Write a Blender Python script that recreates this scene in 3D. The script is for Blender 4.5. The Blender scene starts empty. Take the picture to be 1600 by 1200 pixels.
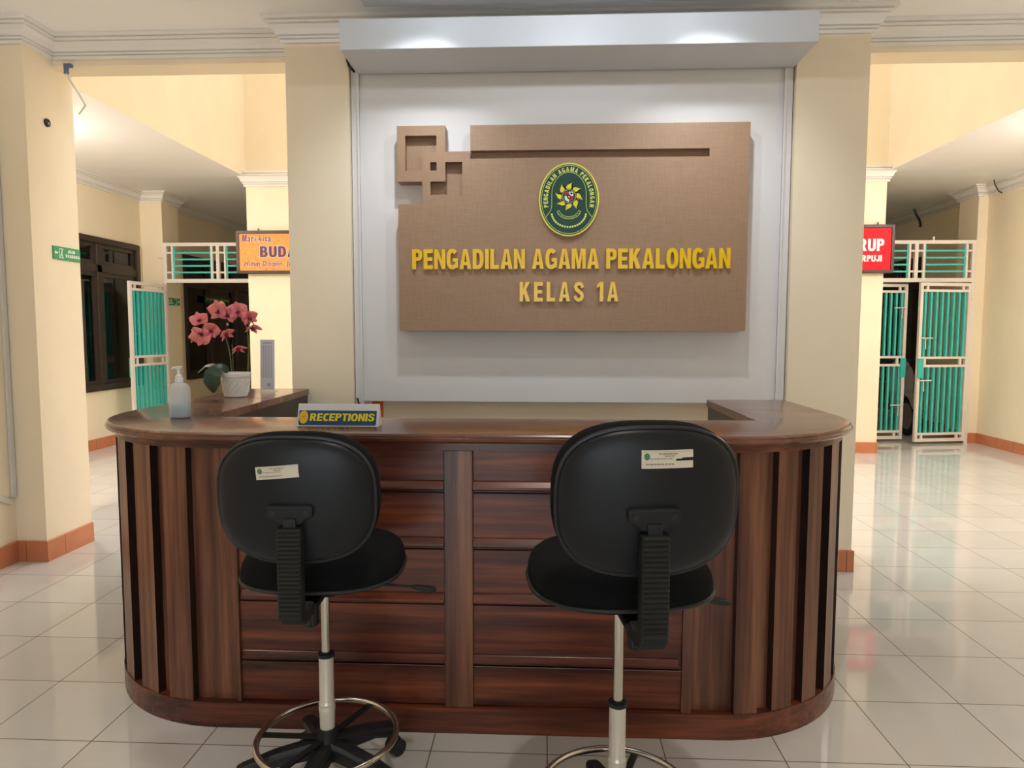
import bpy, math, random
from mathutils import Vector, Matrix
random.seed(7)
S = bpy.context.scene
COL = S.collection
PI = math.pi

# ------------------------------------------------------------------ camera
def make_camera():
    f, pitch, yaw, roll, h = 1082.87, .0758139, .0456660, .0013816, 1.43869
    cy, sy, cp, sp = math.cos(yaw), math.sin(yaw), math.cos(pitch), math.sin(pitch)
    F = Vector((-sy*cp, cy*cp, -sp)); r = Vector((cy, sy, 0)); u = r.cross(F)
    R = r*math.cos(roll) + u*math.sin(roll); U = u*math.cos(roll) - r*math.sin(roll)
    cam = bpy.data.cameras.new('camera'); o = bpy.data.objects.new('camera', cam)
    cam.sensor_width = 36.0; cam.sensor_fit = 'HORIZONTAL'; cam.lens = f*36.0/1600.0
    cam.clip_start = .05; cam.clip_end = 200
    m = Matrix((R, U, -F)).transposed().to_4x4(); m.translation = Vector((0, 0, h))
    o.matrix_world = m
    COL.objects.link(o); S.camera = o
make_camera()

# ------------------------------------------------------------------ world and light
SKY = 3.6
w = bpy.data.worlds.new('sky'); S.world = w; w.use_nodes = True
bg = w.node_tree.nodes['Background']
bg.inputs['Color'].default_value = (.86, .93, 1.0, 1); bg.inputs['Strength'].default_value = SKY

def area(name, loc, rot, sx, sy, power=0, color=(1, 1, 1), portal=False, shape='RECTANGLE'):
    l = bpy.data.lights.new(name, 'AREA'); l.shape = shape; l.size = sx; l.size_y = sy
    l.energy = power; l.color = color
    if portal: l.cycles.is_portal = True
    o = bpy.data.objects.new(name, l); o.location = loc; o.rotation_euler = rot
    COL.objects.link(o); return o
# daylight enters through the open entrance behind the camera and the skylight over the atrium
area('entrance_portal', (-.1, -3.46, 1.17), (PI/2, 0, 0), 3.4, 2.34, portal=True)
area('skylight_portal', (.18, 6.45, 7.95), (0, 0, 0), 5.6, 2.8, portal=True)
# cool ceiling lamps under the dropped panel: two close to the pelmet, one further out
def point_light(loc, power, r=.05, color=(.84, .92, 1.0)):
    l = bpy.data.lights.new('ceiling_lamp_and_fill', 'POINT'); l.energy = power; l.color = color; l.shadow_soft_size = r
    o = bpy.data.objects.new('ceiling_lamp_and_fill', l); o.location = loc; COL.objects.link(o)
point_light((-.58, 3.44, 3.13), 1.1, .025); point_light((.80, 3.44, 3.13), 1.1, .025); point_light((.17, 3.0, 3.12), 16, .03)
# unseen fill lights added: warm points in both corridors, panel in the light well
point_light((4.85, 6.1, 3.2), 90, .1, (1, .96, .93)); point_light((-4.75, 5.9, 3.2), 90, .1, (1, .96, .93))
area('atrium_fill', (.15, 6.5, 3.25), (0, 0, 0), 4.0, 1.6, 66, (1, .97, .96))
def spot(loc, aim, power, cone, blend, r, color):
    l = bpy.data.lights.new('fill_spot', 'SPOT'); l.energy = power; l.color = color; l.spot_size = math.radians(cone); l.spot_blend = blend; l.shadow_soft_size = r
    o = bpy.data.objects.new('fill_spot', l); o.location = loc; o.rotation_euler = (Vector(aim)-Vector(loc)).to_track_quat('-Z', 'Y').to_euler(); COL.objects.link(o)
for px_ in (-2.3, .17, 2.65): spot((px_, .9, 3.22), (px_, .9, 0), 54, 88, .5, .06, (1.0, .95, .88))  # unseen spots added to brighten the lobby floor and its bounce
# unseen lights added near the side walls to brighten the lobby ceiling
for px_ in (-2.95, 3.25): area('ceiling_fill', (px_, 2.0, 2.3), (PI, 0, 0), .3, 1.2, 9, (1, .97, .93))
# spots added at the pelmet lamps, beams shaped to even the backdrop light
for px_ in (-.62, .84): spot((px_, 3.44, 3.15), (px_+.2*(px_-.14), 4.2, 1.25), 42, 102, 1, .03, (.88, .94, 1.0))

vs = S.view_settings
vs.view_transform = 'Standard'; vs.look = 'None'; vs.exposure = 0.22; vs.gamma = 1.0; vs.use_curve_mapping = False
S.cycles.use_denoising = True
S.cycles.max_bounces = 10; S.cycles.diffuse_bounces = 6; S.cycles.sample_clamp_indirect = 6

# ------------------------------------------------------------------ materials
def srgb(r, g, b):
    f = lambda c: c/12.92 if c <= .04045 else ((c+.055)/1.055)**2.4
    return (f(r/255), f(g/255), f(b/255), 1)
class N:
    def __init__(s, name):
        s.m = bpy.data.materials.new(name); s.m.use_nodes = True
        s.t = s.m.node_tree; s.b = s.t.nodes['Principled BSDF']
    def n(s, typ, **kw):
        x = s.t.nodes.new(typ)
        for k, v in kw.items(): setattr(x, k, v)
        return x
    def l(s, a, b): s.t.links.new(a, b)
    def math(s, op, a, b=None):
        x = s.n('ShaderNodeMath', operation=op)
        for i, v in enumerate((a, b)):
            if v is None: continue
            if isinstance(v, (int, float)): x.inputs[i].default_value = v
            else: s.l(v, x.inputs[i])
        return x.outputs[0]
    def mix(s, fac, a, b):
        x = s.n('ShaderNodeMix', data_type='RGBA')
        for i, v in ((0, fac), (6, a), (7, b)):
            if isinstance(v, (int, float)): x.inputs[i].default_value = v
            elif isinstance(v, tuple): x.inputs[i].default_value = v
            else: s.l(v, x.inputs[i])
        return x.outputs[2]
    def noise(s, scale=(1, 1, 1), detail=4, rough=.55, coord='Object', sc=1):
        tc = s.n('ShaderNodeTexCoord'); mp = s.n('ShaderNodeMapping'); mp.inputs['Scale'].default_value = scale
        s.l(tc.outputs[coord], mp.inputs['Vector'])
        x = s.n('ShaderNodeTexNoise'); x.inputs['Scale'].default_value = sc; x.inputs['Detail'].default_value = detail
        x.inputs['Roughness'].default_value = rough
        s.l(mp.outputs[0], x.inputs['Vector']); return x.outputs['Fac']
    def ramp(s, fac, stops):
        x = s.n('ShaderNodeValToRGB'); e = x.color_ramp.elements
        while len(e) < len(stops): e.new(.5)
        for i, (p, c) in enumerate(stops): e[i].position = p; e[i].color = c
        s.l(fac, x.inputs[0]); return x.outputs[0]
    def bump(s, hgt, strength=.1, dist=.01):
        x = s.n('ShaderNodeBump'); x.inputs['Strength'].default_value = strength; x.inputs['Distance'].default_value = dist
        s.l(hgt, x.inputs['Height']); s.l(x.outputs[0], s.b.inputs['Normal'])
    def set(s, **kw):
        for k, v in kw.items():
            i = s.b.inputs[k.replace('_', ' ')]
            if hasattr(v, 'is_linked') or hasattr(v, 'links'): s.l(v, i)
            else: i.default_value = v
        return s

def plain(name, col, rough=.5, metal=0, **kw):
    n = N(name); n.set(Base_Color=col, Roughness=rough, Metallic=metal, **kw); return n.m

def paint(name, c, rough=.6, var=.05, bump=.04):
    n = N(name)
    a = tuple(x*(1-var) for x in c[:3])+(1,); b = tuple(min(1, x*(1+var)) for x in c[:3])+(1,)
    f = n.noise((1.3, 1.3, .9), 5, .6)
    n.set(Base_Color=n.ramp(f, [(.3, a), (.7, b)]), Roughness=rough)
    n.bump(n.noise((60, 60, 60), 3), bump, .003); return n.m

def wood(name, grain, dark, mid, light, rough=.3, coat=.12):
    n = N(name)
    sc = {'x': (1.6, 34, 34), 'z': (30, 30, 1.3), 'y': (30, 1.6, 30), 'top': (2.2, 15, 2.5)}[grain]
    f = n.noise(sc, 7, .62)
    g = n.noise(tuple(v*.28 for v in sc), 3, .5)
    mixf = n.math('ADD', n.math('MULTIPLY', f, .6), n.math('MULTIPLY', g, .45))
    n.set(Base_Color=n.ramp(mixf, [(.36, dark), (.52, mid), (.68, light)]), Coat_Weight=coat, Coat_Roughness=.12)
    n.set(Roughness=n.math('ADD', n.math('MULTIPLY', g, .2), rough-.1))
    n.bump(f, .06, .004); return n.m

def tile_floor():
    n = N('glazed_floor_tile')
    geo = n.n('ShaderNodeNewGeometry'); sp = n.n('ShaderNodeSeparateXYZ'); n.l(geo.outputs['Position'], sp.inputs[0])
    def near(o, off):
        a = n.math('ADD', o, off); a = n.math('DIVIDE', a, .4)
        return n.math('PINGPONG', a, .5), n.math('FLOOR', a)
    # distance to the closest joint in each direction; whole tiles differ slightly in tone
    px, ix = near(sp.outputs['X'], 2.7818+40); py, iy = near(sp.outputs['Y'], -3.8646+40)
    d = n.math('MINIMUM', px, py)
    line = n.math('LESS_THAN', d, .0052)
    wn = n.n('ShaderNodeTexWhiteNoise', noise_dimensions='2D')
    cb = n.n('ShaderNodeCombineXYZ'); n.l(ix, cb.inputs[0]); n.l(iy, cb.inputs[1]); n.l(cb.outputs[0], wn.inputs['Vector'])
    f = n.noise((3, 3, 3), 5, .6)
    c = n.mix(f, srgb(200, 198, 195), srgb(216, 214, 211))
    c = n.mix(n.math('MULTIPLY', wn.outputs['Value'], .22), c, srgb(182, 174, 160))
    c = n.mix(line, c, srgb(92, 80, 66))
    n.set(Base_Color=c, Roughness=n.math('ADD', n.math('MULTIPLY', line, .5), .06), Specular_IOR_Level=.62)
    big = n.noise((1.6, 1.6, 1.6), 2); n.bump(big, .02, .02)
    return n.m

def skirting_tile():
    n = N('terracotta_skirting_tile')
    geo = n.n('ShaderNodeNewGeometry'); sp = n.n('ShaderNodeSeparateXYZ'); n.l(geo.outputs['Position'], sp.inputs[0])
    a = n.math('DIVIDE', n.math('ADD', n.math('ADD', sp.outputs['X'], sp.outputs['Y']), 39.93), .3)
    line = n.math('LESS_THAN', n.math('PINGPONG', a, .5), .008)
    c = n.mix(n.noise((8, 8, 8), 4), srgb(182, 108, 74), srgb(206, 132, 94))
    n.set(Base_Color=n.mix(line, c, srgb(120, 78, 60)), Roughness=.35); return n.m

def linen(name, c):
    n = N(name)
    f1 = n.noise((14, 14, 420), 3); f2 = n.noise((420, 14, 14), 3)
    f = n.math('ADD', n.math('MULTIPLY', f1, .5), n.math('MULTIPLY', f2, .5))
    a = tuple(x*.88 for x in c[:3])+(1,); b = tuple(x*1.12 for x in c[:3])+(1,)
    n.set(Base_Color=n.ramp(f, [(.38, a), (.62, b)]), Roughness=.5, Metallic=.1); n.bump(f, .15, .002); return n.m

def window_glass():
    n = N('tinted_window_glass')
    g = n.n('ShaderNodeBsdfGlossy'); g.inputs['Roughness'].default_value = .02; g.inputs['Color'].default_value = (.9, .95, .95, 1)
    t = n.n('ShaderNodeBsdfTransparent'); t.inputs['Color'].default_value = (.42, .46, .45, 1)
    fr = n.n('ShaderNodeFresnel'); fr.inputs['IOR'].default_value = 1.5
    mx = n.n('ShaderNodeMixShader'); n.l(fr.outputs[0], mx.inputs[0]); n.l(t.outputs[0], mx.inputs[1]); n.l(g.outputs[0], mx.inputs[2])
    out = n.t.nodes['Material Output']; n.l(mx.outputs[0], out.inputs['Surface']); return n.m

def clear_plastic(name, tint, opacity=.3, rough=.1):
    n = N(name)
    t = n.n('ShaderNodeBsdfTransparent'); t.inputs['Color'].default_value = tint
    mx = n.n('ShaderNodeMixShader'); mx.inputs[0].default_value = opacity
    n.set(Base_Color=tint, Roughness=rough)
    n.l(t.outputs[0], mx.inputs[1]); n.l(n.b.outputs[0], mx.inputs[2])
    n.l(mx.outputs[0], n.t.nodes['Material Output'].inputs['Surface']); return n.m

def batik(name, base, motif, scale):
    n = N(name)
    tc = n.n('ShaderNodeTexCoord'); v = n.n('ShaderNodeTexVoronoi'); v.inputs['Scale'].default_value = scale
    n.l(tc.outputs['Object'], v.inputs['Vector'])
    wv = n.math('SINE', n.math('MULTIPLY', v.outputs['Distance'], 26))
    n.set(Base_Color=n.ramp(wv, [(.2, base), (.9, motif)]), Roughness=.55, Specular_IOR_Level=.25); return n.m

M = {}
M['yellow'] = paint('cream_yellow_wall_paint', srgb(240, 226, 199))
M['white_ceiling'] = paint('white_ceiling_paint', srgb(240, 239, 238), var=.02)
M['white_plaster'] = paint('white_plaster_moulding', srgb(232, 229, 224), var=.03)
M['white_panel'] = paint('white_painted_board', srgb(222, 219, 218), var=.025)
M['white_box'] = paint('white_pelmet_paint', srgb(206, 209, 214), rough=.4, var=.02)
M['floor'] = tile_floor()
M['skirting'] = skirting_tile()
W_D, W_M, W_L = srgb(30, 12, 9), srgb(88, 42, 27), srgb(138, 72, 44)
M['wood_x'] = wood('dark_red_wood_horizontal_grain', 'x', W_D, W_M, W_L)
M['wood_z'] = wood('dark_red_wood_vertical_grain', 'z', srgb(40, 20, 14), srgb(94, 54, 37), srgb(140, 92, 64))
M['wood_top'] = wood('polished_counter_top_wood', 'top', srgb(62, 34, 25), srgb(106, 66, 49), srgb(142, 96, 72), rough=.26, coat=.35)
M['wood_dark'] = wood('near_black_wood_and_edge_shade', 'x', srgb(16, 8, 6), srgb(30, 15, 11), srgb(46, 24, 17), rough=.4)
M['linen'] = linen('brown_linen_sign_covering', srgb(154, 124, 98))
M['gold'] = plain('yellow_acrylic_letter', srgb(236, 190, 18), .25, Specular_IOR_Level=.6)
M['emb_green'] = plain('emblem_green', srgb(0, 62, 46), .35)
M['emb_yellow'] = plain('emblem_yellow', srgb(232, 214, 60), .35)
M['emb_rim'] = plain('emblem_pale_yellow_rim', srgb(226, 218, 92), .35)
M['emb_line'] = plain('emblem_pale_yellow_print', srgb(216, 222, 120), .4)
M['emb_red'] = plain('emblem_red', srgb(170, 40, 40), .4)
M['emb_white'] = plain('emblem_white', srgb(232, 232, 228), .4)
M['emb_black'] = plain('emblem_black', srgb(22, 20, 20), .4)
M['black_plastic'] = plain('black_moulded_plastic', srgb(30, 31, 33), .45, Specular_IOR_Level=.3)
M['shell'] = plain('black_textured_backrest_shell', srgb(23, 26, 30), .4, Specular_IOR_Level=.32)
M['rubber'] = plain('black_rubber_bellows', srgb(26, 28, 26), .55, Specular_IOR_Level=.3)
M['fabric'] = plain('black_upholstery_fabric', srgb(20, 20, 21), .95, Specular_IOR_Level=.12)
M['piping'] = plain('worn_black_edge_trim', srgb(40, 41, 43), .38, Specular_IOR_Level=.35)
M['chrome'] = plain('worn_chrome', srgb(205, 200, 190), .16, 1)
M['cream_metal'] = plain('scuffed_cream_white_metal', srgb(214, 208, 194), .35, .35)
M['sticker'] = paint('paper_inventory_sticker', srgb(214, 206, 186), var=.05)
M['print'] = plain('faded_print', srgb(140, 130, 112), .7)
M['print_green'] = plain('green_stamp_print', srgb(84, 120, 84), .7)
M['gate_white'] = plain('white_painted_steel', srgb(236, 226, 218), .4)
M['gate_green'] = plain('turquoise_painted_steel', srgb(66, 196, 186), .4)
M['win_frame'] = plain('dark_brown_window_frame', srgb(52, 40, 34), .4)
M['glass'] = window_glass()
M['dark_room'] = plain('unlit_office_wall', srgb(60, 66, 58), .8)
M['curtain'] = plain('grey_green_curtain', srgb(70, 82, 78), .9)
M['blind'] = plain('grey_window_blind', srgb(150, 156, 150), .6)
M['green_sign'] = plain('green_sign_face', srgb(36, 150, 96), .4)
M['white_print'] = plain('white_print', srgb(245, 245, 240), .5)
M['sign_frame'] = plain('dark_brown_sign_frame', srgb(62, 44, 36), .45)
M['orange_sign'] = batik('orange_batik_print', srgb(255, 164, 92), srgb(246, 134, 68), 16)
M['red_sign'] = batik('red_batik_print', srgb(228, 18, 36), srgb(206, 12, 28), 22)
M['purple'] = plain('dark_purple_print', srgb(76, 36, 88), .5)
M['pot'] = paint('white_ceramic_pot', srgb(232, 230, 220), rough=.35, var=.02)
M['leaf'] = plain('dark_green_orchid_leaf', srgb(44, 66, 44), .35)
M['leaf_pale'] = plain('grey_green_orchid_leaf', srgb(128, 140, 122), .4)
M['stem'] = plain('green_orchid_stem', srgb(96, 110, 62), .5)
M['soil'] = plain('brown_potting_bark', srgb(70, 52, 38), .9)
def petal_mat():
    n = N('pink_orchid_petal'); f = n.noise((40, 40, 40), 3)
    n.set(Base_Color=n.mix(f, srgb(206, 84, 104), srgb(240, 150, 146)), Roughness=.6, Subsurface_Weight=.1); return n.m
M['petal'] = petal_mat()
M['lip'] = plain('magenta_orchid_lip', srgb(140, 22, 62), .5)
M['bud'] = plain('pale_orchid_bud', srgb(180, 176, 148), .5)
M['bottle'] = clear_plastic('frosted_white_bottle_plastic', srgb(244, 246, 246), .5, .3)
M['liquid'] = plain('pale_blue_hand_sanitiser', srgb(140, 204, 214), .2)
M['pump'] = plain('white_pump_plastic', srgb(236, 238, 240), .35)
M['acrylic'] = clear_plastic('clear_acrylic', srgb(248, 250, 252), .10, .05)
M['card'] = paint('grey_printed_card', srgb(226, 222, 228), var=.03)
M['card_print'] = plain('grey_card_print', srgb(172, 170, 178), .7)
M['plate_white'] = plain('white_acrylic_desk_sign', srgb(226, 228, 232), .25)
M['plate_blue'] = plain('blue_desk_sign_print', srgb(30, 74, 118), .35)
M['plate_yellow'] = plain('yellow_desk_sign_print', srgb(240, 226, 30), .4)
M['plate_amber'] = plain('amber_desk_sign_print', srgb(240, 196, 40), .4)
M['orange_notice'] = plain('orange_notice_paper', srgb(224, 104, 40), .6)
M['duct'] = plain('white_plastic_cable_duct', srgb(214, 212, 208), .45)
M['cable'] = plain('black_cable', srgb(26, 24, 22), .5)
M['white_cable'] = plain('white_cable', srgb(226, 222, 214), .5)
M['blue_plastic'] = plain('blue_grey_plastic_clip', srgb(96, 108, 140), .5)
M['scooter_dark'] = plain('dark_scooter_panel', srgb(34, 34, 36), .3)
M['scooter_red'] = plain('red_scooter_panel', srgb(120, 24, 24), .3)
M['scooter_grey'] = plain('grey_scooter_panel', srgb(130, 122, 118), .3)
M['tyre'] = plain('black_tyre', srgb(18, 18, 18), .8)
M['paving'] = paint('pale_concrete_paving', srgb(190, 186, 178))

# ------------------------------------------------------------------ mesh helpers
class MB:
    def __init__(s): s.v = []; s.f = []; s.mi = []; s.cur = 0
    def add(s, vs, fs, mat=None):
        o = len(s.v)
        s.v += [tuple(mat @ Vector(p)) for p in vs] if mat is not None else [tuple(p) for p in vs]
        s.f += [tuple(i+o for i in f) for f in fs]; s.mi += [s.cur]*len(fs); return s
    def box(s, x0, x1, y0, y1, z0, z1, mat=None):
        v = [(x, y, z) for z in (z0, z1) for y in (y0, y1) for x in (x0, x1)]
        return s.add(v, [(0, 2, 3, 1), (4, 5, 7, 6), (0, 1, 5, 4), (2, 6, 7, 3), (0, 4, 6, 2), (1, 3, 7, 5)], mat)
    def loft(s, rings, cap=True, closed=True, mat=None):
        n = len(rings[0]); v = [p for r in rings for p in r]; f = []
        for i in range(len(rings)-1):
            for j in range(n if closed else n-1):
                k = (j+1) % n; f.append((i*n+j, i*n+k, (i+1)*n+k, (i+1)*n+j))
        if cap:
            f.append(tuple(range(n))[::-1]); f.append(tuple(range((len(rings)-1)*n, len(rings)*n)))
        return s.add(v, f, mat)
    def lathe(s, prof, n=32, c=(0, 0, 0), mat=None):
        rings = [[(c[0]+r*math.cos(2*PI*k/n), c[1]+r*math.sin(2*PI*k/n), c[2]+z) for k in range(n)] for r, z in prof]
        return s.loft(rings, True, True, mat)
    def tube(s, pts, r, n=10, mat=None, closed=False):
        pts = [Vector(p) for p in pts]; rs = r if isinstance(r, (list, tuple)) else [r]*len(pts); rings = []; m = len(pts)
        up = None
        for i, p in enumerate(pts):
            a = pts[(i-1) % m] if (i or closed) else p; b = pts[(i+1) % m] if (i < m-1 or closed) else p
            t = (b-a).normalized()
            if up is None: up = Vector((0, 0, 1)) if abs(t.z) < .9 else Vector((1, 0, 0))
            x = t.cross(up).normalized(); y = x.cross(t).normalized(); up = y
            rings.append([tuple(p+x*rs[i]*math.cos(2*PI*k/n)+y*rs[i]*math.sin(2*PI*k/n)) for k in range(n)])
        if closed: rings.append(rings[0]); return s.loft(rings, False, True, mat)
        return s.loft(rings, True, True, mat)
    def bar(s, a, b, wd, th, mat=None, side=None):
        a, b = Vector(a), Vector(b); t = (b-a).normalized()
        x = Vector(side).normalized() if side else t.cross(Vector((0, 0, 1)) if abs(t.z) < .95 else Vector((1, 0, 0))).normalized()
        y = t.cross(x).normalized(); q = [(-1, -1), (1, -1), (1, 1), (-1, 1)]
        return s.loft([[tuple(p+x*i*wd/2+y*j*th/2) for i, j in q] for p in (a, b)], True, True, mat)
    def prism(s, poly, d0, d1, fn=None, mat=None):
        """polygon (u,v) extruded between depths; fn(u,v,d)->xyz"""
        fn = fn or (lambda u, v, d: (u, d, v)); n = len(poly)
        v = [fn(a, b, d0) for a, b in poly]+[fn(a, b, d1) for a, b in poly]
        f = [tuple(range(n))[::-1], tuple(range(n, 2*n))]+[(i, (i+1) % n, n+(i+1) % n, n+i) for i in range(n)]
        return s.add(v, f, mat)
    def sphere(s, c, r, nu=14, nv=9):
        rx, ry, rz = r if isinstance(r, (list, tuple)) else (r, r, r)
        rings = []
        for i in range(nv+1):
            a = -PI/2+PI*(i+.02 if i == 0 else i-.02 if i == nv else i)/nv
            rings.append([(c[0]+rx*math.cos(a)*math.cos(2*PI*k/nu), c[1]+ry*math.cos(a)*math.sin(2*PI*k/nu), c[2]+rz*math.sin(a)) for k in range(nu)])
        return s.loft(rings)
    def cells(s, us, vs, filled, d0, d1, fn):
        """slab with cut-outs: grid cells (u,v) kept where filled(); closed along every cut"""
        nu, nv = len(us)-1, len(vs)-1
        ok = lambda i, j: 0 <= i < nu and 0 <= j < nv and filled((us[i]+us[i+1])/2, (vs[j]+vs[j+1])/2)
        for i in range(nu):
            for j in range(nv):
                if not ok(i, j): continue
                a, b, c, d = us[i], us[i+1], vs[j], vs[j+1]
                P = [(a, c), (b, c), (b, d), (a, d)]
                s.add([fn(u, v, d0) for u, v in P], [(0, 1, 2, 3)]); s.add([fn(u, v, d1) for u, v in P], [(3, 2, 1, 0)])
                for (k, l, di, dj) in ((0, 1, 0, -1), (1, 2, 1, 0), (2, 3, 0, 1), (3, 0, -1, 0)):
                    if not ok(i+di, j+dj):
                        s.add([fn(*P[k], d0), fn(*P[l], d0), fn(*P[l], d1), fn(*P[k], d1)], [(0, 1, 2, 3)])
        return s

ORG = {}
def put(o, parent):
    COL.objects.link(o)
    if parent is not None: o.parent = parent
def obj(name, mb, mat, parent=None, origin=None, smooth=False, bevel=0, sub=0, angle=35, weld=True):
    org = Vector(origin) if origin is not None else (ORG[parent.name] if parent is not None else Vector((0, 0, 0)))
    me = bpy.data.meshes.new(name)
    me.from_pydata([tuple(Vector(p)-org) for p in mb.v], [], mb.f)
    mats = mat if isinstance(mat, (list, tuple)) else [mat]
    for m in mats: me.materials.append(m)
    if len(mats) > 1: me.polygons.foreach_set('material_index', mb.mi)
    me.validate()
    import bmesh
    bm = bmesh.new(); bm.from_mesh(me)
    if weld: bmesh.ops.remove_doubles(bm, verts=bm.verts, dist=1e-5)
    bmesh.ops.recalc_face_normals(bm, faces=bm.faces); bm.to_mesh(me); bm.free()
    o = bpy.data.objects.new(name, me); put(o, parent)
    if parent is not None:
        o.location = org-ORG[parent.name]
    else: o.location = org
    ORG[o.name] = org
    if bevel:
        b = o.modifiers.new('bevel', 'BEVEL'); b.width = bevel; b.segments = 2; b.limit_method = 'ANGLE'; b.angle_limit = math.radians(40)
    if sub:
        b = o.modifiers.new('sub', 'SUBSURF'); b.levels = b.render_levels = sub
    if smooth:
        me.shade_smooth()
        me.set_sharp_from_angle(angle=math.radians(angle))
    return o
def tag(o, label, cat, group=None, kind=None):
    o['label'] = label; o['category'] = cat
    if group: o['group'] = group
    if kind: o['kind'] = kind
    return o
def thing(name, loc, label, cat, group=None, kind=None):
    o = bpy.data.objects.new(name, None); o.empty_display_size = .1; COL.objects.link(o)
    o.location = loc; ORG[o.name] = Vector(loc); return tag(o, label, cat, group, kind)
def struct(name, mb, mat, label, cat, **kw):
    return tag(obj(name, mb, mat, **kw), label, cat, kind='structure')

def bold_font():
    """plain bold capitals drawn from straight and curved pieces, cap height 1"""
    t, h = .245, .195; F = {}
    def R_(x0, y0, x1, y1): return [(x0, y0), (x1, y0), (x1, y1), (x0, y1)]
    def arc(cx, cy, ro, so, ri, si, a0, a1, n=12):
        q = [math.radians(a0+(a1-a0)*k/n) for k in range(n+1)]; sg = lambda v, e: math.copysign(abs(v)**e, v)
        P = lambda a, rx, ry: (cx+rx*sg(math.cos(a), .85), cy+ry*sg(math.sin(a), .85))
        return [[P(a, ro, so), P(b, ro, so), P(b, ri, si), P(a, ri, si)] for a, b in zip(q, q[1:])]
    w = .64
    F['I'] = (t, [R_(0, 0, t, 1)])
    F['L'] = (w*.9, [R_(0, 0, t, 1), R_(t, 0, w*.9, h)])
    F['E'] = (w*.95, [R_(0, 0, t, 1), R_(t, 0, w*.95, h), R_(t, .41, w*.88, .59), R_(t, 1-h, w*.95, 1)])
    F['T'] = (w, [R_(0, 1-h, w, 1), R_(w/2-t/2, 0, w/2+t/2, 1-h)])
    F['H'] = (.7, [R_(0, 0, t, 1), R_(.7-t, 0, .7, 1), R_(t, .4, .7-t, .6)])
    F['N'] = (.70, [R_(0, 0, t*.92, 1), R_(.70-t*.92, 0, .70, 1), [(t*.85, .62), (t*.92, 1), (.70-t*.85, .38), (.70-t*.92, 0)], [(0, 1), (t*.92, 1), (t*.92, .6)]])
    F['M'] = (.88, [R_(0, 0, t*.86, 1), R_(.88-t*.86, 0, .88, 1), [(.15, 1), (.30, 1), (.53, .0), (.35, .0)], [(.73, 1), (.58, 1), (.35, .0), (.53, .0)]])
    wa = .76
    F['A'] = (wa, [[(0, 0), (t*1.02, 0), (wa/2+.03, 1), (wa/2-.13, 1)], [(wa, 0), (wa-t*1.02, 0), (wa/2-.03, 1), (wa/2+.13, 1)], R_(.17, .19, wa-.17, .36)])
    F['V'] = (wa, [[(0, 1), (t*1.02, 1), (wa/2+.03, 0), (wa/2-.13, 0)], [(wa, 1), (wa-t*1.02, 1), (wa/2-.03, 0), (wa/2+.13, 0)]])
    F['Y'] = (wa, [[(0, 1), (t*1.05, 1), (wa/2+t/2, .42), (wa/2-t/2, .42)], [(wa, 1), (wa-t*1.05, 1), (wa/2-t/2, .42), (wa/2+t/2, .42)], R_(wa/2-t/2, 0, wa/2+t/2, .43)])
    F['K'] = (.73, [R_(0, 0, t, 1), [(t, .32), (t, .62), (.42, 1), (.71, 1)], [(.26, .50), (.44, .66), (.73, 0), (.44, 0)]])
    F['O'] = (.74, arc(.37, .5, .37, .515, .37-t, .5-h+.01, 0, 360, 32))
    F['C'] = (.70, arc(.36, .5, .36, .515, .36-t, .5-h+.01, 48, 312, 26))
    F['G'] = (.74, arc(.37, .5, .37, .515, .37-t, .5-h+.01, 42, 318, 26)+[R_(.40, .36, .735, .54), R_(.735-t*.8, .06, .735, .5)])
    F['D'] = (.70, [R_(0, 0, t, 1), R_(t, 0, .34, h), R_(t, 1-h, .34, 1)]+arc(.33, .5, .37, .5, .37-t, .5-h, -90, 90, 16))
    bowl = lambda x, cy, r: arc(x, cy, r, .29, r-t, .29-h*.92, -90, 90, 12)
    F['P'] = (.65, [R_(0, 0, t, 1), R_(t, 1-h*.92, .37, 1), R_(t, .42, .37, .42+h*.92)]+bowl(.36, .71, .29))
    F['R'] = (.70, F['P'][1]+[[(.26, .46), (.50, .46), (.71, 0), (.44, 0)]])
    F['B'] = (.68, [R_(0, 0, t, 1), R_(t, 1-h*.9, .36, 1), R_(t, .43, .36, .6), R_(t, 0, .38, h*.9)]+arc(.35, .745, .29, .255, .29-t, .255-h*.88, -90, 90, 12)+arc(.37, .285, .31, .285, .31-t, .285-h*.88, -90, 90, 12))
    F['U'] = (.70, [R_(0, .34, t, 1), R_(.70-t, .34, .70, 1)]+arc(.35, .35, .35, .365, .35-t, .365-h, 180, 360, 16))
    F['J'] = (.54, [R_(.54-t, .3, .54, 1)]+arc(.27, .30, .27, .315, .27-t*.95, .315-h, 175, 360, 16))
    ps = [(.60, .70), (.55, .83), (.44, .905), (.30, .915), (.17, .86), (.125, .745), (.17, .63), (.30, .55), (.42, .48), (.545, .39), (.575, .27), (.52, .145), (.40, .085), (.26, .085), (.14, .15), (.09, .29)]
    tk = [.19, .19, .19, .19, .22, .235, .22, .2, .2, .22, .24, .22, .19, .19, .19, .19]; L, Rr = [], []
    for i, p in enumerate(ps):
        a = ps[max(0, i-1)]; b = ps[min(len(ps)-1, i+1)]; d = Vector((b[0]-a[0], b[1]-a[1])).normalized(); k = tk[i]/2
        L.append((p[0]-d.y*k, p[1]+d.x*k)); Rr.append((p[0]+d.y*k, p[1]-d.x*k))
    F['S'] = (.67, [[L[i], L[i+1], Rr[i+1], Rr[i]] for i in range(len(ps)-1)])
    F['1'] = (.44, [R_(.44-t, 0, .44, 1), [(0, .66), (0, .84), (.2, 1), (.2, .80)], [(.19, .78), (.44-t, .70), (.44-t, 1), (.19, 1)]])
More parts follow.
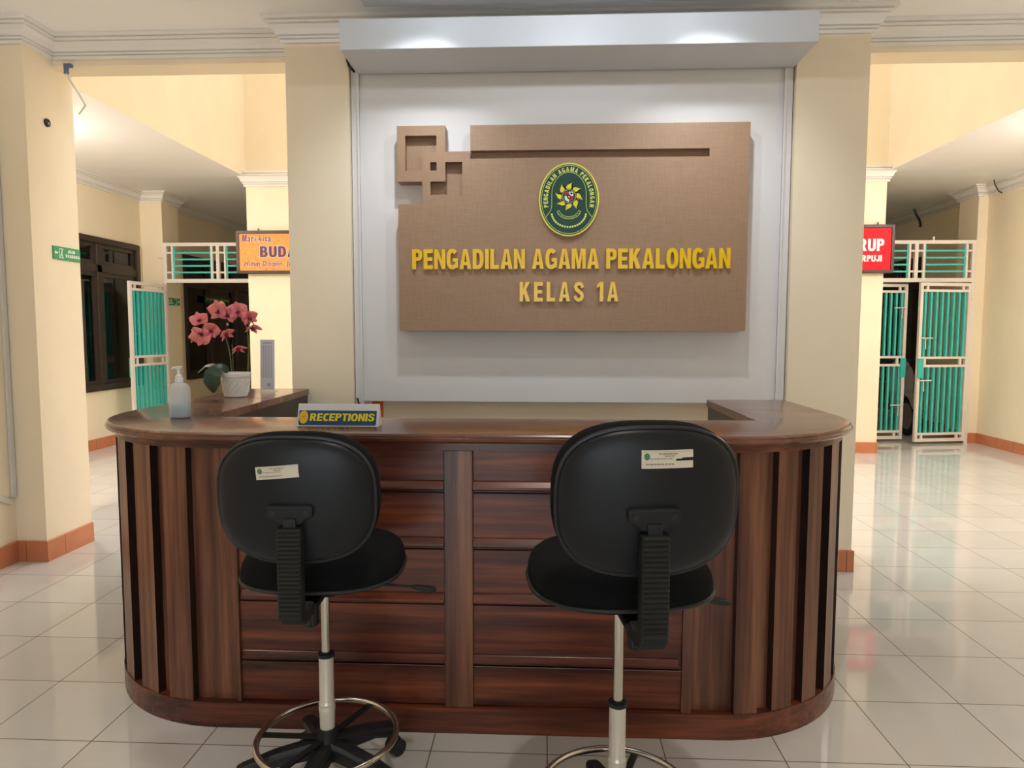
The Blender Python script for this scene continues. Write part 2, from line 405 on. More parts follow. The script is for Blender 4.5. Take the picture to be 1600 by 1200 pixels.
    for ch, (wd, pcs) in F.items():
        v, f = [], []
        for p in pcs:
            f.append(tuple(range(len(v), len(v)+len(p)))); v += [(a, b, len(f)) for a, b in p]
        xs = [p[0] for p in v]; FONT[ch] = (v, f, min(xs), max(xs), 0, 1)
FONT = {}
bold_font()
TXT = {}
def glyph(ch, bold=.0):
    """outline mesh of one character, flat, in font units"""
    # bold of 1 and more asks for the lighter mixed-case face
    if .03 <= bold < 1 and ch in FONT: return FONT[ch]
    if ch == 'M' and bold > 0:
        v, f, a, b, c, d = FONT['M']; k = .73; return ([(p[0]*k, p[1]*k, p[2]) for p in v], f, a*k, b*k, 0, k)
    k = (ch, bold)
    if k not in TXT:
        cu = bpy.data.curves.new('glyph', 'FONT'); cu.body = ch; cu.size = 1; cu.offset = bold-1 if bold >= 1 else bold; cu.resolution_u = 5
        t = bpy.data.objects.new('glyph', cu); COL.objects.link(t)
        dg = bpy.context.evaluated_depsgraph_get(); dg.update()
        me = bpy.data.meshes.new_from_object(t.evaluated_get(dg))
        v = [tuple(p.co) for p in me.vertices]; f = [tuple(p.vertices) for p in me.polygons]
        xs = [p[0] for p in v] or [0, .25]; ys = [p[1] for p in v] or [0]
        TXT[k] = (v, f, min(xs), max(xs), min(ys), max(ys))
        bpy.data.objects.remove(t); bpy.data.curves.remove(cu); bpy.data.meshes.remove(me)
    return TXT[k]
def solid_glyph(mb, ch, bold, fn, th):
    """fn(u,v,d)->xyz. Front and back faces plus walls round the outline"""
    v, f, *_ = glyph(ch, bold)
    from collections import Counter
    n = len(v); P = [fn(a, b, 0) for a, b, _ in v]+[fn(a, b, th*(1+.012*c)) for a, b, c in v]
    F = [tuple(q) for q in f]+[tuple(i+n for i in q)[::-1] for q in f]
    if th:
        ed = Counter()
        for q in f:
            for i in range(len(q)): ed[frozenset((q[i], q[(i+1) % len(q)]))] += 1
        for q in f:
            for i in range(len(q)):
                a, b = q[i], q[(i+1) % len(q)]
                if ed[frozenset((a, b))] == 1: F.append((a, b, b+n, a+n))
    else: F = F[:len(f)]; P = P[:n]
    mb.add(P, F)
def line_layout(text, bold, gap, space):
    """[(char, x offset so that glyph's left edge sits there)], total width, cap height"""
    x = 0; out = []; H = glyph('E', bold)
    for ch in text:
        if ch == ' ': x += space; continue
        g = glyph(ch, bold); out.append((ch, x-g[2], x, x+g[3]-g[2])); x += g[3]-g[2]+gap
    return out, x-gap, H[5]-H[4]
def text_line(mb, text, x0, x1, z0, h, fn, bold=.02, gap=.09, space=.3, th=.001, slant=0):
    L, wd, H = line_layout(text, bold, gap, space); kx = (x1-x0)/wd; kz = h/H
    for ch, ox, a, b in L:
        solid_glyph(mb, ch, bold, lambda u, v, d, ox=ox: fn(x0+(u+ox)*kx+slant*v*kz, z0+v*kz, d), th)

def sweep(path, prof, mb=None, closed=False):
    """profile [(out, z)] carried along a plan path with mitres; the room lies to the right of travel"""
    mb = mb or MB(); n = len(path); rings = []
    for i in range(n):
        p = Vector(path[i]); d = []
        if i > 0: d.append((p-Vector(path[i-1])).normalized())
        if i < n-1: d.append((Vector(path[i+1])-p).normalized())
        nn = [Vector((e.y, -e.x)) for e in d]
        m = nn[0] if len(nn) == 1 else (nn[0]+nn[1])/(1+nn[0].dot(nn[1]))
        rings.append([(p.x+m.x*o, p.y+m.y*o, z) for o, z in prof])
    return mb.loft(rings, True, True)
def cornice_prof(z0, h, k=1):
    q = [(0, 0), (.020, 0), (.020, .15), (.012, .17), (.030, .19), (.030, .27), (.022, .29), (.040, .32), (.050, .52), (.070, .68), (.062, .70), (.084, .72), (.084, .82), (.076, .84), (.104, .86), (.104, 1), (0, 1)]
    return [(a*k, z0+b*h) for a, b in q]
SK = lambda: [(0, 0), (.013, 0), (.013, .128), (.009, .132), (0, .132)]

# ------------------------------------------------------------------ the room
CEIL = 3.255; CB = 3.125; HC = 3.30
mb = MB(); mb.box(-7, 7, -3.6, 16, -.1, 0); struct('floor', mb, M['floor'], 'glossy pale beige square floor tiles across lobby and corridors', 'floor')
mb = MB(); mb.box(-14, 14, -16, -3.6, -.14, -.02); struct('ground', mb, M['paving'], 'pale paving outside the entrance', 'ground')
mb = MB(); mb.box(-3.5, 3.9, -3.6, 4.45, CEIL, CEIL+.1); struct('ceiling', mb, M['white_ceiling'], 'white flat lobby ceiling above the reception counter', 'ceiling')
mb = MB(); mb.box(-3.48, -3.28, -3.6, 4.10, 0, CEIL+.05); struct('wall_left', mb, M['yellow'], 'cream side wall at the far left edge with a cable duct', 'wall')
mb = MB(); mb.box(3.6, 3.8, -3.6, 4.10, 0, CEIL+.05); struct('wall_right', mb, M['yellow'], 'cream side wall on the right of the lobby', 'wall')
mb = MB(); mb.box(-3.48, -1.8, -3.6, -3.48, 0, CEIL+.05); mb.box(1.6, 3.8, -3.6, -3.48, 0, CEIL+.05); mb.box(-1.8, 1.6, -3.6, -3.48, 2.35, CEIL+.05)
struct('wall_entrance', mb, M['yellow'], 'cream wall with the wide entrance opening behind the viewer', 'wall')
mb = MB(); mb.box(-3.5, 3.9, -7.6, -3.6, 2.75, 2.9); mb.box(-3.3, -3.0, -7.5, -7.2, 0, 2.75); mb.box(3.4, 3.7, -7.5, -7.2, 0, 2.75); struct('sky_screen', mb, M['white_ceiling'], 'unseen canopy added outside the entrance to cut the sky light', 'roof')  # unseen canopy with posts, added to cut sky light through the entrance
# left pillar, right pillar, reception wall with shallow recess, beams
mb = MB(); mb.box(-5.6, -3.09, 4.10, 4.53, 0, 8); struct('pillar_left', mb, M['yellow'], 'cream pillar at the left carrying a green exit sign', 'pillar')
mb = MB(); mb.box(3.41, 5.9, 4.10, 4.53, 0, 8); struct('pillar_right', mb, M['yellow'], 'cream pillar at the right of the right opening', 'pillar')
fxy = lambda u, v, d: (u, d, v)
mb = MB(); mb.box(-1.535, -1.158, 4.163, 4.6, 0, 8); struct('pilaster_reception_left', mb, M['yellow'], 'wide cream pilaster left of the white backdrop', 'pilaster')
mb = MB(); mb.box(1.44, 1.85, 4.163, 4.6, 0, 8); struct('pilaster_reception_right', mb, M['yellow'], 'wide cream pilaster right of the white backdrop', 'pilaster')
mb = MB(); mb.box(-1.158, 1.44, 4.263, 4.6, 0, 8); struct('wall_reception', mb, M['yellow'], 'cream wall behind the counter below the white backdrop', 'wall')
mb = MB(); mb.box(-1.158, 1.44, 4.163, 4.263, 3.12, 8); struct('lintel_reception', mb, M['yellow'], 'cream wall strip above the white pelmet', 'wall')
mb = MB(); mb.box(-3.09, -1.535, 4.35, 4.53, 3.092, 8); struct('beam_left', mb, M['yellow'], 'cream beam over the left opening', 'beam')
mb = MB(); mb.box(1.85, 3.41, 4.35, 4.53, 3.092, 8); struct('beam_right', mb, M['yellow'], 'cream beam over the right opening', 'beam')
path = [(-3.28, -3.4), (-3.28, 4.10), (-3.09, 4.10), (-3.09, 4.35), (-1.535, 4.35), (-1.535, 4.163), (1.85, 4.163), (1.85, 4.35), (3.41, 4.35), (3.41, 4.10), (3.6, 4.10), (3.6, -3.4)]
struct('trim_1', sweep(path, cornice_prof(CB, CEIL-CB)), M['white_plaster'], 'white stepped cornice round the lobby ceiling', 'cornice')
# atrium upper walls and corridors
mb = MB()
mb.box(-5.8, -3.59, 4.53, 8.34, HC-.01, 8); struct('wall_atrium_left', mb, M['yellow'], 'bright yellow upper wall over the left corridor', 'wall')
mb = MB(); mb.box(3.95, 6.1, 4.53, 8.34, HC-.01, 8); struct('wall_atrium_right', mb, M['yellow'], 'bright yellow upper wall over the right corridor', 'wall')
mb = MB(); mb.box(-5.8, 6.1, 8.34, 8.7, HC, 8); mb.box(-2.6, 3.0, 8.5, 8.7, 0, HC); struct('wall_atrium_back', mb, M['yellow'], 'yellow back wall of the bright light well', 'wall')
mb = MB(); mb.box(-3.59, -2.6, 8.34, 8.7, 0, HC); struct('pillar_corridor_left', mb, M['yellow'], 'cream corridor pillar behind the orange hanging sign', 'pillar')
mb = MB(); mb.box(3.0, 3.95, 8.34, 8.7, 0, HC); struct('pillar_corridor_right', mb, M['yellow'], 'cream corridor pillar behind the red hanging sign', 'pillar')
mb = MB(); mb.box(-3.4, -3.26, 8.7, 15, 0, HC); struct('wall_corridor_inner_left', mb, M['yellow'], 'inner wall of the dim left corridor', 'wall')
mb = MB(); mb.box(3.60, 3.74, 8.7, 15, 0, HC); struct('wall_corridor_inner_right', mb, M['yellow'], 'inner wall of the dim right corridor', 'wall')
mb = MB(); mb.box(-6.6, -3.26, 15, 15.2, 0, HC); struct('wall_corridor_end_left', mb, M['yellow'], 'end wall of the dim left corridor', 'wall')
mb = MB(); mb.box(3.60, 6.9, 15, 15.2, 0, HC); struct('wall_corridor_end_right', mb, M['yellow'], 'end wall of the dim right corridor', 'wall')
mb = MB(); mb.box(-5.75, -3.592, 4.53, 8.34, HC-.015, HC-.01); mb.box(-5.75, -3.26, 8.342, 15, HC-.015, HC-.001); struct('ceiling_corridor_left', mb, M['white_ceiling'], 'white lower ceiling of the left corridor', 'ceiling')
mb = MB(); mb.box(3.952, 6.05, 4.53, 8.34, HC-.015, HC-.01); mb.box(3.60, 6.05, 8.342, 15, HC-.015, HC-.001); struct('ceiling_corridor_right', mb, M['white_ceiling'], 'white lower ceiling of the right corridor', 'ceiling')
mb = MB().cells([-5.8, -2.62, 2.98, 6.1], [4.1, 5.05, 7.85, 8.7], lambda u, v: not (-2.62 < u < 2.98 and 5.05 < v < 7.85), 8, 8.1, lambda u, v, d: (u, v, d))
struct('ceiling_atrium', mb, M['white_ceiling'], 'white roof with a skylight opening above the light well', 'ceiling')
fyz_l = lambda x: (lambda u, v, d: (d, u, v))
# outer corridor walls with window openings
def holed_wall(name, x0, x1, ya, yb, holes, label):
    us = sorted({ya, yb, *[h[0] for h in holes], *[h[1] for h in holes]}); vv = sorted({0, HC, *[h[2] for h in holes], *[h[3] for h in holes]})
    f = lambda u, v: not any(h[0] < u < h[1] and h[2] < v < h[3] for h in holes)
    return struct(name, MB().cells(us, vv, f, x0, x1, lambda u, v, d: (d, u, v)), M['yellow'], label, 'wall')
W1 = (7.35, 9.13, .71, 2.57); W2 = (10.12, 13.6, .71, 2.57); W3 = (10.74, 13.2, .71, 2.57)
holed_wall('wall_corridor_left', -5.60, -5.42, 4.53, 9.2, [W1], 'cream wall with the dark framed window left of the gate')
holed_wall('wall_corridor_far_left', -5.54, -5.34, 9.62, 15, [W2], 'dim cream wall with windows beyond the left gate')
holed_wall('wall_corridor_far_right', 5.70, 5.90, 9.6, 15, [W3], 'dim cream wall beyond the right gate')
mb = MB(); mb.box(5.62, 5.82, 4.53, 9.195, 0, HC); struct('wall_corridor_right', mb, M['yellow'], 'plain cream wall at the right edge beside the gate', 'wall')
mb = MB(); mb.box(-5.60, -5.12, 9.2, 9.62, 0, HC); struct('pilaster_left', mb, M['yellow'], 'cream pilaster carrying the left gate', 'pilaster')
mb = MB(); mb.box(5.50, 5.90, 9.195, 9.6, 0, HC); struct('pilaster_right', mb, M['yellow'], 'cream pilaster carrying the right gate', 'pilaster')
cp2 = cornice_prof(3.155, HC-.01-3.155, 1.05)
struct('trim_2', sweep([(-5.42, 4.53), (-5.42, 9.2), (-5.12, 9.2), (-5.12, 9.62), (-5.34, 9.62), (-5.34, 15)], cp2), M['white_plaster'], 'white cornice along the left corridor wall', 'cornice')
struct('trim_3', sweep([(5.70, 15), (5.70, 9.6), (5.50, 9.6), (5.50, 9.195), (5.62, 9.195), (5.62, 4.53)], cp2), M['white_plaster'], 'white cornice along the right corridor wall', 'cornice')
cp3 = cornice_prof(3.165, .17, 1.1)
struct('trim_4', sweep([(-3.59, 8.7), (-3.59, 8.34), (-2.6, 8.34)], cp3), M['white_plaster'], 'white cornice cap on the left corridor pillar', 'cornice')
struct('trim_5', sweep([(3.0, 8.34), (3.95, 8.34), (3.95, 8.7)], cp3), M['white_plaster'], 'white cornice cap on the right corridor pillar', 'cornice')
for i, (nm, p, lb) in enumerate([('baseboard_left', [(-3.28, -3.4), (-3.28, 4.10), (-3.09, 4.10), (-3.09, 4.53)], 'terracotta tile skirting round the left pillar'),
          ('baseboard_reception', [(-1.535, 4.6), (-1.535, 4.163), (1.85, 4.163), (1.85, 4.6)], 'terracotta tile skirting under the reception wall'),
          ('baseboard_corridor_left', [(-5.42, 4.53), (-5.42, 9.2), (-5.12, 9.2), (-5.12, 9.62), (-5.34, 9.62), (-5.34, 15)], 'terracotta tile skirting along the left corridor wall'),
          ('baseboard_corridor_right', [(5.70, 15), (5.70, 9.6), (5.50, 9.6), (5.50, 9.195), (5.62, 9.195), (5.62, 4.53)], 'terracotta tile skirting along the right corridor wall'),
          ('baseboard_pillar_left', [(-3.59, 8.7), (-3.59, 8.34), (-2.6, 8.34)], 'terracotta tile skirting of the left corridor pillar'),
          ('baseboard_pillar_right', [(3.0, 8.34), (3.95, 8.34), (3.95, 8.7)], 'terracotta tile skirting of the right corridor pillar')]):
    struct(nm, sweep(p, SK()), M['skirting'], lb, 'skirting')
# dim office space behind the corridor windows
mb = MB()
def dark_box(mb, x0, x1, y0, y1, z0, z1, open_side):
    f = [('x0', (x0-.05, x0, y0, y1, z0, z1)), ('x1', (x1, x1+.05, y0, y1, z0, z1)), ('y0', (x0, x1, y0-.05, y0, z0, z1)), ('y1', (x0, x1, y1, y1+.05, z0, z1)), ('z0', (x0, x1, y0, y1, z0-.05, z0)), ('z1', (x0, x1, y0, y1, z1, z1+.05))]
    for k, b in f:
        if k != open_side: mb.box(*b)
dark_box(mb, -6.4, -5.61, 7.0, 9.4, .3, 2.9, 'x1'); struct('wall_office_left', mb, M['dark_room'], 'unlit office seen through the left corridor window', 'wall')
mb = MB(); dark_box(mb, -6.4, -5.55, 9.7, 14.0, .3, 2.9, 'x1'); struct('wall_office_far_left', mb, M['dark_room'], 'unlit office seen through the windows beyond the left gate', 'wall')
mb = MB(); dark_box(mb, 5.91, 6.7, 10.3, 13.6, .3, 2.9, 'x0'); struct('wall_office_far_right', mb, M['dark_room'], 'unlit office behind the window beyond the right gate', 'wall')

def window(n, xw, s, hole, mull, label, trans=2.15):
    """framed window set in wall plane x=xw; room on side s (+1: towards +x)"""
    y0, y1, z0, z1 = hole; t = thing('window_%d' % n, (xw, (y0+y1)/2, z0), label, 'window', kind='structure')
    X = lambda a, b: tuple(sorted((xw+s*a, xw+s*b)))
    fr = MB(); a = X(-.09, .025)
    fr.box(*a, y0, y0+.07, z0, z1); fr.box(*a, y1-.07, y1, z0, z1); fr.box(*a, y0+.07, y1-.07, z0, z0+.07); fr.box(*a, y0+.07, y1-.07, z1-.07, z1)
    b = X(-.08, .01); fr.box(*b, y0+.07, y1-.07, trans, trans+.09)
    for m in mull: fr.box(*b, m-.045, m+.045, z0+.07, z1-.07)
    obj('window_frame', fr, M['win_frame'], t, bevel=.004)
    ed = [y0+.07]+[v for m in mull for v in (m-.045, m+.045)]+[y1-.07]
    for i in range(0, len(ed), 2):
        for (c, d) in ((z0+.07, trans), (trans+.09, z1-.07)):
            sa = MB(); q = X(-.07, -.01); ya, yb = ed[i], ed[i+1]
            sa.box(*q, ya, ya+.05, c, d); sa.box(*q, yb-.05, yb, c, d); sa.box(*q, ya+.05, yb-.05, c, c+.05); sa.box(*q, ya+.05, yb-.05, d-.05, d)
            so = obj('sash', sa, M['win_frame'], t)
            g = MB(); g.box(*X(-.045, -.04), ya+.05, yb-.05, c+.05, d-.05); obj('pane', g, M['glass'], so)
    return t
window(1, -5.42, 1, W1, [8.29], 'dark brown framed window on the left corridor wall')
window(2, -5.34, 1, W2, [10.95, 11.85, 12.75], 'dark framed windows beyond the left gate behind the orchid')
window(3, 5.70, -1, W3, [11.6, 12.4], 'dark window beyond the right gate')
def curtain(x, y0, y1, z0, z1, label):
    mb = MB(); k = int((y1-y0)/.02); a = []
    for i in range(k+1):
        y = y0+(y1-y0)*i/k; a.append((x+.02*math.sin(i*1.1)+.008*math.sin(i*2.7), y))
    rings = [[(p[0]+o, p[1], z) for p in a for o in (0,)]+[(p[0]+.004, p[1], z) for p in reversed(a)] for z in (z0, z1)]
    mb.loft(rings); return tag(obj('curtain', mb, M['curtain'], smooth=True), label, 'curtain')
curtain(-5.78, 7.5, 8.2, .5, 2.5, 'grey green curtain behind the left pane of the corridor window')
curtain(-5.78, 8.38, 8.75, .5, 2.5, 'grey green curtain behind the right pane of the corridor window')
def blind(y0, y1, z0, z1, label):
    t = thing('window_blind', (-5.50, (y0+y1)/2, z1), label, 'blind', 'blinds beyond the left gate'); mb = MB(); z = z0
    while z < z1: mb.box(-5.53, -5.50, y0, y1, z, z+.028); z += .04
    obj('slats', mb, M['blind'], t); h = MB(); h.box(-5.54, -5.49, y0, y1, z1, z1+.04); obj('head_rail', h, M['blind'], t)
blind(10.22, 10.86, .8, 1.62, 'grey slatted blind behind the nearest pane beyond the left gate')
blind(11.02, 11.78, .8, 1.55, 'grey slatted blind behind the middle pane beyond the left gate')

# ------------------------------------------------------------------ backdrop panel, pelmet, ceiling panel
t = thing('backdrop_panel', (.14, 4.26, 1.01), 'white painted backdrop board on the wall behind the counter', 'wall panel')
mb = MB(); mb.box(-1.105, 1.383, 4.208, 4.2615, 1.01, 3.05); obj('board', mb, M['white_panel'], t)
mb = MB(); mb.box(-1.153, -1.105, 4.196, 4.262, .995, 3.05); mb.box(-1.118, -1.105, 4.188, 4.2, .995, 3.05); obj('edge_strip', mb, M['white_panel'], t)
mb = MB(); mb.box(1.383, 1.433, 4.196, 4.262, .995, 3.05); mb.box(1.383, 1.396, 4.188, 4.2, .995, 3.05); obj('edge_strip', mb, M['white_panel'], t)
mb = MB(); mb.box(-1.11, 1.432, 3.825, 4.185, 2.955, 3.115)
tag(obj('pelmet_box', mb, M['white_box'], bevel=.003, origin=(.16, 4.0, 2.955)), 'long white box pelmet jutting out above the brown sign', 'pelmet')
mb = MB(); mb.box(-.98, 1.34, 1.2, 3.86, 3.19, 3.235); mb.box(-.9, 1.26, 1.3, 3.76, 3.235, CEIL)
tag(obj('ceiling_panel', mb, M['white_box'], origin=(.18, 2.5, CEIL)), 'white dropped panel under the ceiling at the top edge', 'ceiling panel')

# ------------------------------------------------------------------ brown sign with emblem and letters
BX = lambda u: -.861+(u-620)*.003673
BZ = lambda v: 2.629-(v-197)*.003700
t = thing('wall_sign', (.15, 4.2, 1.44), 'large brown linen sign board with yellow letters and green oval emblem', 'sign')
inr = lambda u, v, a, b, c, d: a < u < b and c < v < d
def front(u, v):
    A = inr(u, v, 620, 697, 197, 283) and not inr(u, v, 633, 683, 212, 266)
    Bf = inr(u, v, 660, 737, 237, 318) and not inr(u, v, 673, 724, 253, 305)
    body = inr(u, v, 621, 1173, 318, 518) or (inr(u, v, 737, 1173, 197, 318) and not inr(u, v, 737, 1111, 236, 248.5))
    return A or Bf or body
def back(u, v):
    return (inr(u, v, 620, 1173, 197, 518)) and not inr(u, v, 697, 737, 197, 237) and not inr(u, v, 620, 660, 283, 318)
us = [620, 621, 633, 660, 673, 683, 697, 724, 737, 1111, 1173]; vv = [197, 212, 236, 237, 248.5, 253, 266, 283, 305, 318, 518]
mb = MB().cells(us, vv, front, 4.10, 4.152, lambda u, v, d: (BX(u), d, BZ(v))); obj('front_board', mb, M['linen'], t)
mb = MB().cells(us, vv, back, 4.152, 4.206, lambda u, v, d: (BX(u), d, BZ(v))); obj('back_board', mb, M['linen'], t)
def letters(text, x0, x1, z0, h, gap, space, bold):
    L, wd, H = line_layout(text, bold, gap, space); kx = (x1-x0)/wd; kz = h/H
    for ch, ox, a, b in L:
        m = MB(); solid_glyph(m, ch, bold, lambda u, v, d: (x0+(u+ox)*kx, 4.0995-d, z0+v*kz), .016)
        m2 = [tuple(p) for p in m.v]; obj('letter', m, M['gold'], t, bevel=0)
letters('PENGADILAN AGAMA PEKALONGAN', -.775, 1.071, 1.802, .116, .085, .36, .036)
letters('KELAS 1A', -.143, .432, 1.613, .113, .26, .62, .04)
# emblem
EC = (.141, 2.197); EA, EB = .1735, .2085
def ell(a, b, n=72): return [(EC[0]+a*math.cos(2*PI*k/n), EC[1]+b*math.sin(2*PI*k/n)) for k in range(n)]
def eobj(name, mb, mat, p, **k): return obj(name, mb, mat, p, **k)
mb = MB().prism(ell(EA, EB), 4.078, 4.0995); em = obj('emblem', mb, M['emb_rim'], t)
em['label'] = 'green oval court emblem with yellow rim'
def band(mb, pts_o, pts_i, y0, y1):
    n = len(pts_o)
    for k in range(n):
        l = (k+1) % n; q = [pts_o[k], pts_o[l], pts_i[l], pts_i[k]]; mb.prism(q, y0, y1)
def ribbon_line(mb, pts, wd, y0=4.0745, y1=4.0775):
    for (a, b) in zip(pts, pts[1:]):
        d = Vector((b[0]-a[0], b[1]-a[1])); nl = Vector((-d.y, d.x)).normalized()*wd/2; e = d.normalized()*wd*.25
        mb.prism([(a[0]-e.x+nl.x, a[1]-e.y+nl.y), (b[0]+e.x+nl.x, b[1]+e.y+nl.y), (b[0]+e.x-nl.x, b[1]+e.y-nl.y), (a[0]-e.x-nl.x, a[1]-e.y-nl.y)], y0, y1)
mb = MB().prism(ell(EA-.0085, EB-.0085), 4.0765, 4.0785); obj('green_field', mb, M['emb_green'], em)
mb = MB(); band(mb, ell(EA-.014, EB-.014), ell(EA-.0165, EB-.0165), 4.0745, 4.0775)
arch = []
for k in range(41):
    a = PI*k/40; arch.append((EC[0]+.099*math.cos(a), EC[1]+.03+.124*math.sin(a)))
R_ = [(EC[0]+.099, EC[1]-.035), (EC[0]+.105, EC[1]-.062), (EC[0]+.131, EC[1]-.098)]; L_ = [(2*EC[0]-x, z) for x, z in R_]
ribbon_line(mb, R_[::-1]+arch+L_, .0026); obj('border_line', mb, M['emb_line'], em)
mb = MB(); txt = 'PENGADILAN AGAMA PEKALONGAN'
adv = [(.5 if c == ' ' else glyph(c, .03)[3]-glyph(c, .03)[2]+.2) for c in txt]; tot = sum(adv)
A0, A1 = math.radians(196), math.radians(-16); acc = 0
# equal steps along the oval
samp = []; ln = 0; prev = None
for k in range(401):
    a = A0+(A1-A0)*k/400; p = Vector((EC[0]+.121*math.cos(a), EC[1]+.158*math.sin(a)))
    if prev is not None: ln += (p-prev).length
    samp.append((ln, a)); prev = p
for c, w_ in zip(txt, adv):
    target = (acc+w_/2)/tot*ln; acc += w_
    if c == ' ': continue
    a = min(samp, key=lambda s: abs(s[0]-target))[1]
    p = Vector((EC[0]+.121*math.cos(a), EC[1]+.158*math.sin(a))); nv = Vector((math.cos(a)/.121, math.sin(a)/.158)).normalized(); tv = Vector((nv.y, -nv.x))
    g = glyph(c, .03); cx = (g[2]+g[3])/2; k = ln/tot
    solid_glyph(mb, c, .03, lambda u, v, d: (p.x+tv.x*(u-cx)*k+nv.x*v*.026, 4.0768-d, p.y+tv.y*(u-cx)*k+nv.y*v*.026), .002)
obj('emblem_lettering', mb, M['emb_line'], em)
mb = MB(); sc = (EC[0], EC[1]+.018)
n = 8; poly = []
for k in range(n):
    a = PI/2+2*PI*k/n
    for (da, r) in ((-.37, .050), (-.20, .062), (-.06, .067), (.10, .072), (.26, .083), (.20, .070), (.30, .072), (.22, .058), (.34, .058), (.26, .047)):
        poly.append((sc[0]+r*math.cos(a-da), sc[1]+r*math.sin(a-da)))
cen = []
for k in range(len(poly)):
    l = (k+1) % len(poly); mb.prism([(sc[0]+.02*math.cos(0), sc[1]), poly[k], poly[l]], 4.0742, 4.0772)
obj('sun', mb, M['emb_yellow'], em)
circ = lambda r, n=40: [(sc[0]+r*math.cos(2*PI*k/n), sc[1]+r*math.sin(2*PI*k/n)) for k in range(n)]
mb = MB().prism(circ(.043), 4.0734, 4.0746); obj('sun_disc', mb, M['emb_green'], em)
mb = MB(); band(mb, circ(.039), circ(.037), 4.0728, 4.0738); obj('disc_line', mb, M['emb_line'], em)
sx, sz = sc
mb = MB(); sh = lambda pts: mb.prism([(sx+a, sz+b) for a, b in pts], 4.0722, 4.0736)
mb.cur = 0; sh([(-.026, .027), (0, .027), (0, .002), (-.026, .002)]); mb.cur = 1; sh([(0, .027), (.026, .027), (.026, .002), (0, .002)])
sh([(-.026, .002), (0, .002), (0, -.034), (-.015, -.028), (-.026, -.016)]); mb.cur = 0; sh([(0, .002), (.026, .002), (.026, -.016), (.015, -.028), (0, -.034)])
mb.cur = 2; mb.prism([(sx+.011*math.cos(k*PI/8), sz-.003+.014*math.sin(k*PI/8)) for k in range(16)], 4.0714, 4.0724)
mb.prism([(sx+.014+.007*math.cos(k*PI/6), sz+.016+.006*math.sin(k*PI/6)) for k in range(12)], 4.0714, 4.0724)
mb.prism([(sx-.012+.006*math.cos(k*PI/6), sz+.004+.004*math.sin(k*PI/6)) for k in range(12)], 4.0714, 4.0724)
ribbon_line(mb, [(sx-.026, sz+.027), (sx+.026, sz+.027), (sx+.026, sz-.016), (sx+.015, sz-.028), (sx, sz-.034), (sx-.015, sz-.028), (sx-.026, sz-.016), (sx-.026, sz+.027)], .002, 4.0714, 4.0730)
mb.cur = 1; mb.prism([(sx+.004*math.cos(k*PI/6), sz-.003+.005*math.sin(k*PI/6)) for k in range(12)], 4.0706, 4.0716)
obj('shield', mb, [M['emb_red'], M['emb_white'], M['emb_black']], em)
mb = MB(); rb = []
for k in range(21):
    a = math.radians(205+130*k/20); rb.append((a, .066, .052))
RB = lambda a, r: (EC[0]+r*math.cos(a), EC[1]-.066+.78*r*math.sin(a)+.012)
lo = [RB(a, .072) for a, *_ in rb]; hi = [RB(a, .056) for a, *_ in rb]
ribbon_line(mb, lo, .0026); ribbon_line(mb, hi, .0026)
for sgn in (-1, 1):
    ribbon_line(mb, [(EC[0]+sgn*.058, EC[1]-.082), (EC[0]+sgn*.070, EC[1]-.066), (EC[0]+sgn*.060, EC[1]-.068), (EC[0]+sgn*.058, EC[1]-.060), (EC[0]+sgn*.046, EC[1]-.079), (EC[0]+sgn*.058, EC[1]-.082)], .0024)
for k in range(3, 18):
    a = rb[k][0]; p, q = RB(a, .061), RB(a, .067); ribbon_line(mb, [p, q], .002); 
obj('motto_ribbon', mb, M['emb_line'], em)
mb = MB()
for k in range(20):
    a = math.radians(188+164*k/19); px, pz = EC[0]+.099*math.cos(a), EC[1]-.075+.083*math.sin(a)+.002
    mb.prism([(px+.0062*math.cos(j*PI/4), pz+.0062*math.sin(j*PI/4)) for j in range(8)], 4.0742, 4.0776)
obj('garland', mb, M['emb_line'], em)

# ------------------------------------------------------------------ reception counter
T = 1.087
LC, LR = (-1.18, 2.99), .62     # left corner centre, radius (plinth face)
RC, RR = (.62, 2.975), .60
LEND, REND = 4.150, 3.62        # where the arms stop
def u_path(off, n=20):
    """outer line of the U-shaped plan, offset outwards, from the left arm's back end to the right arm's back end"""
    p = [(LC[0]-LR-off-.01, LEND)]
    for k in range(n+1):
        a = PI+PI/2*k/n; p.append((LC[0]+(LR+off)*math.cos(a), LC[1]+(LR+off)*math.sin(a)))
    for k in range(n+1):
        a = 1.5*PI+PI/2*k/n; p.append((RC[0]+(RR+off)*math.cos(a), RC[1]+(RR+off)*math.sin(a)))
    p.append((RC[0]+RR+off, REND)); return p
def in_path(n, d, xl=-1.385, xr=.845):
    """inner line, same number of points so that the two can be lofted"""
    yb = 2.775-d
    p = [(xl-.045-d, LEND)]+[(xl-d+(.0)*k, yb) for k in range(n+1)]+[(xr+d, yb)]*(n+1)+[(xr+d, REND)]
    return p
t = thing('reception_counter', (-.28, 2.6, 0), 'long dark wooden U-shaped reception counter with rounded corners', 'counter')
def slab(z0, z1, off, d, prof=None):
    mb = MB(); o = u_path(off); i = in_path(20, d); n = len(o)
    v = [(x, y, z) for z in (z0, z1) for (x, y) in o]+[(x, y, z) for z in (z0, z1) for (x, y) in i]
    f = []
    for k in range(n-1):
        f += [(k, k+1, n+k+1, n+k), (2*n+k+1, 2*n+k, 3*n+k, 3*n+k+1), (n+k, n+k+1, 3*n+k+1, 3*n+k), (k+1, k, 2*n+k, 2*n+k+1)]
    f += [(0, n, 3*n, 2*n), (n-1, 3*n-1, 4*n-1, 2*n-1)]
    mb.add(v, f); return mb
def clean(mb): return mb
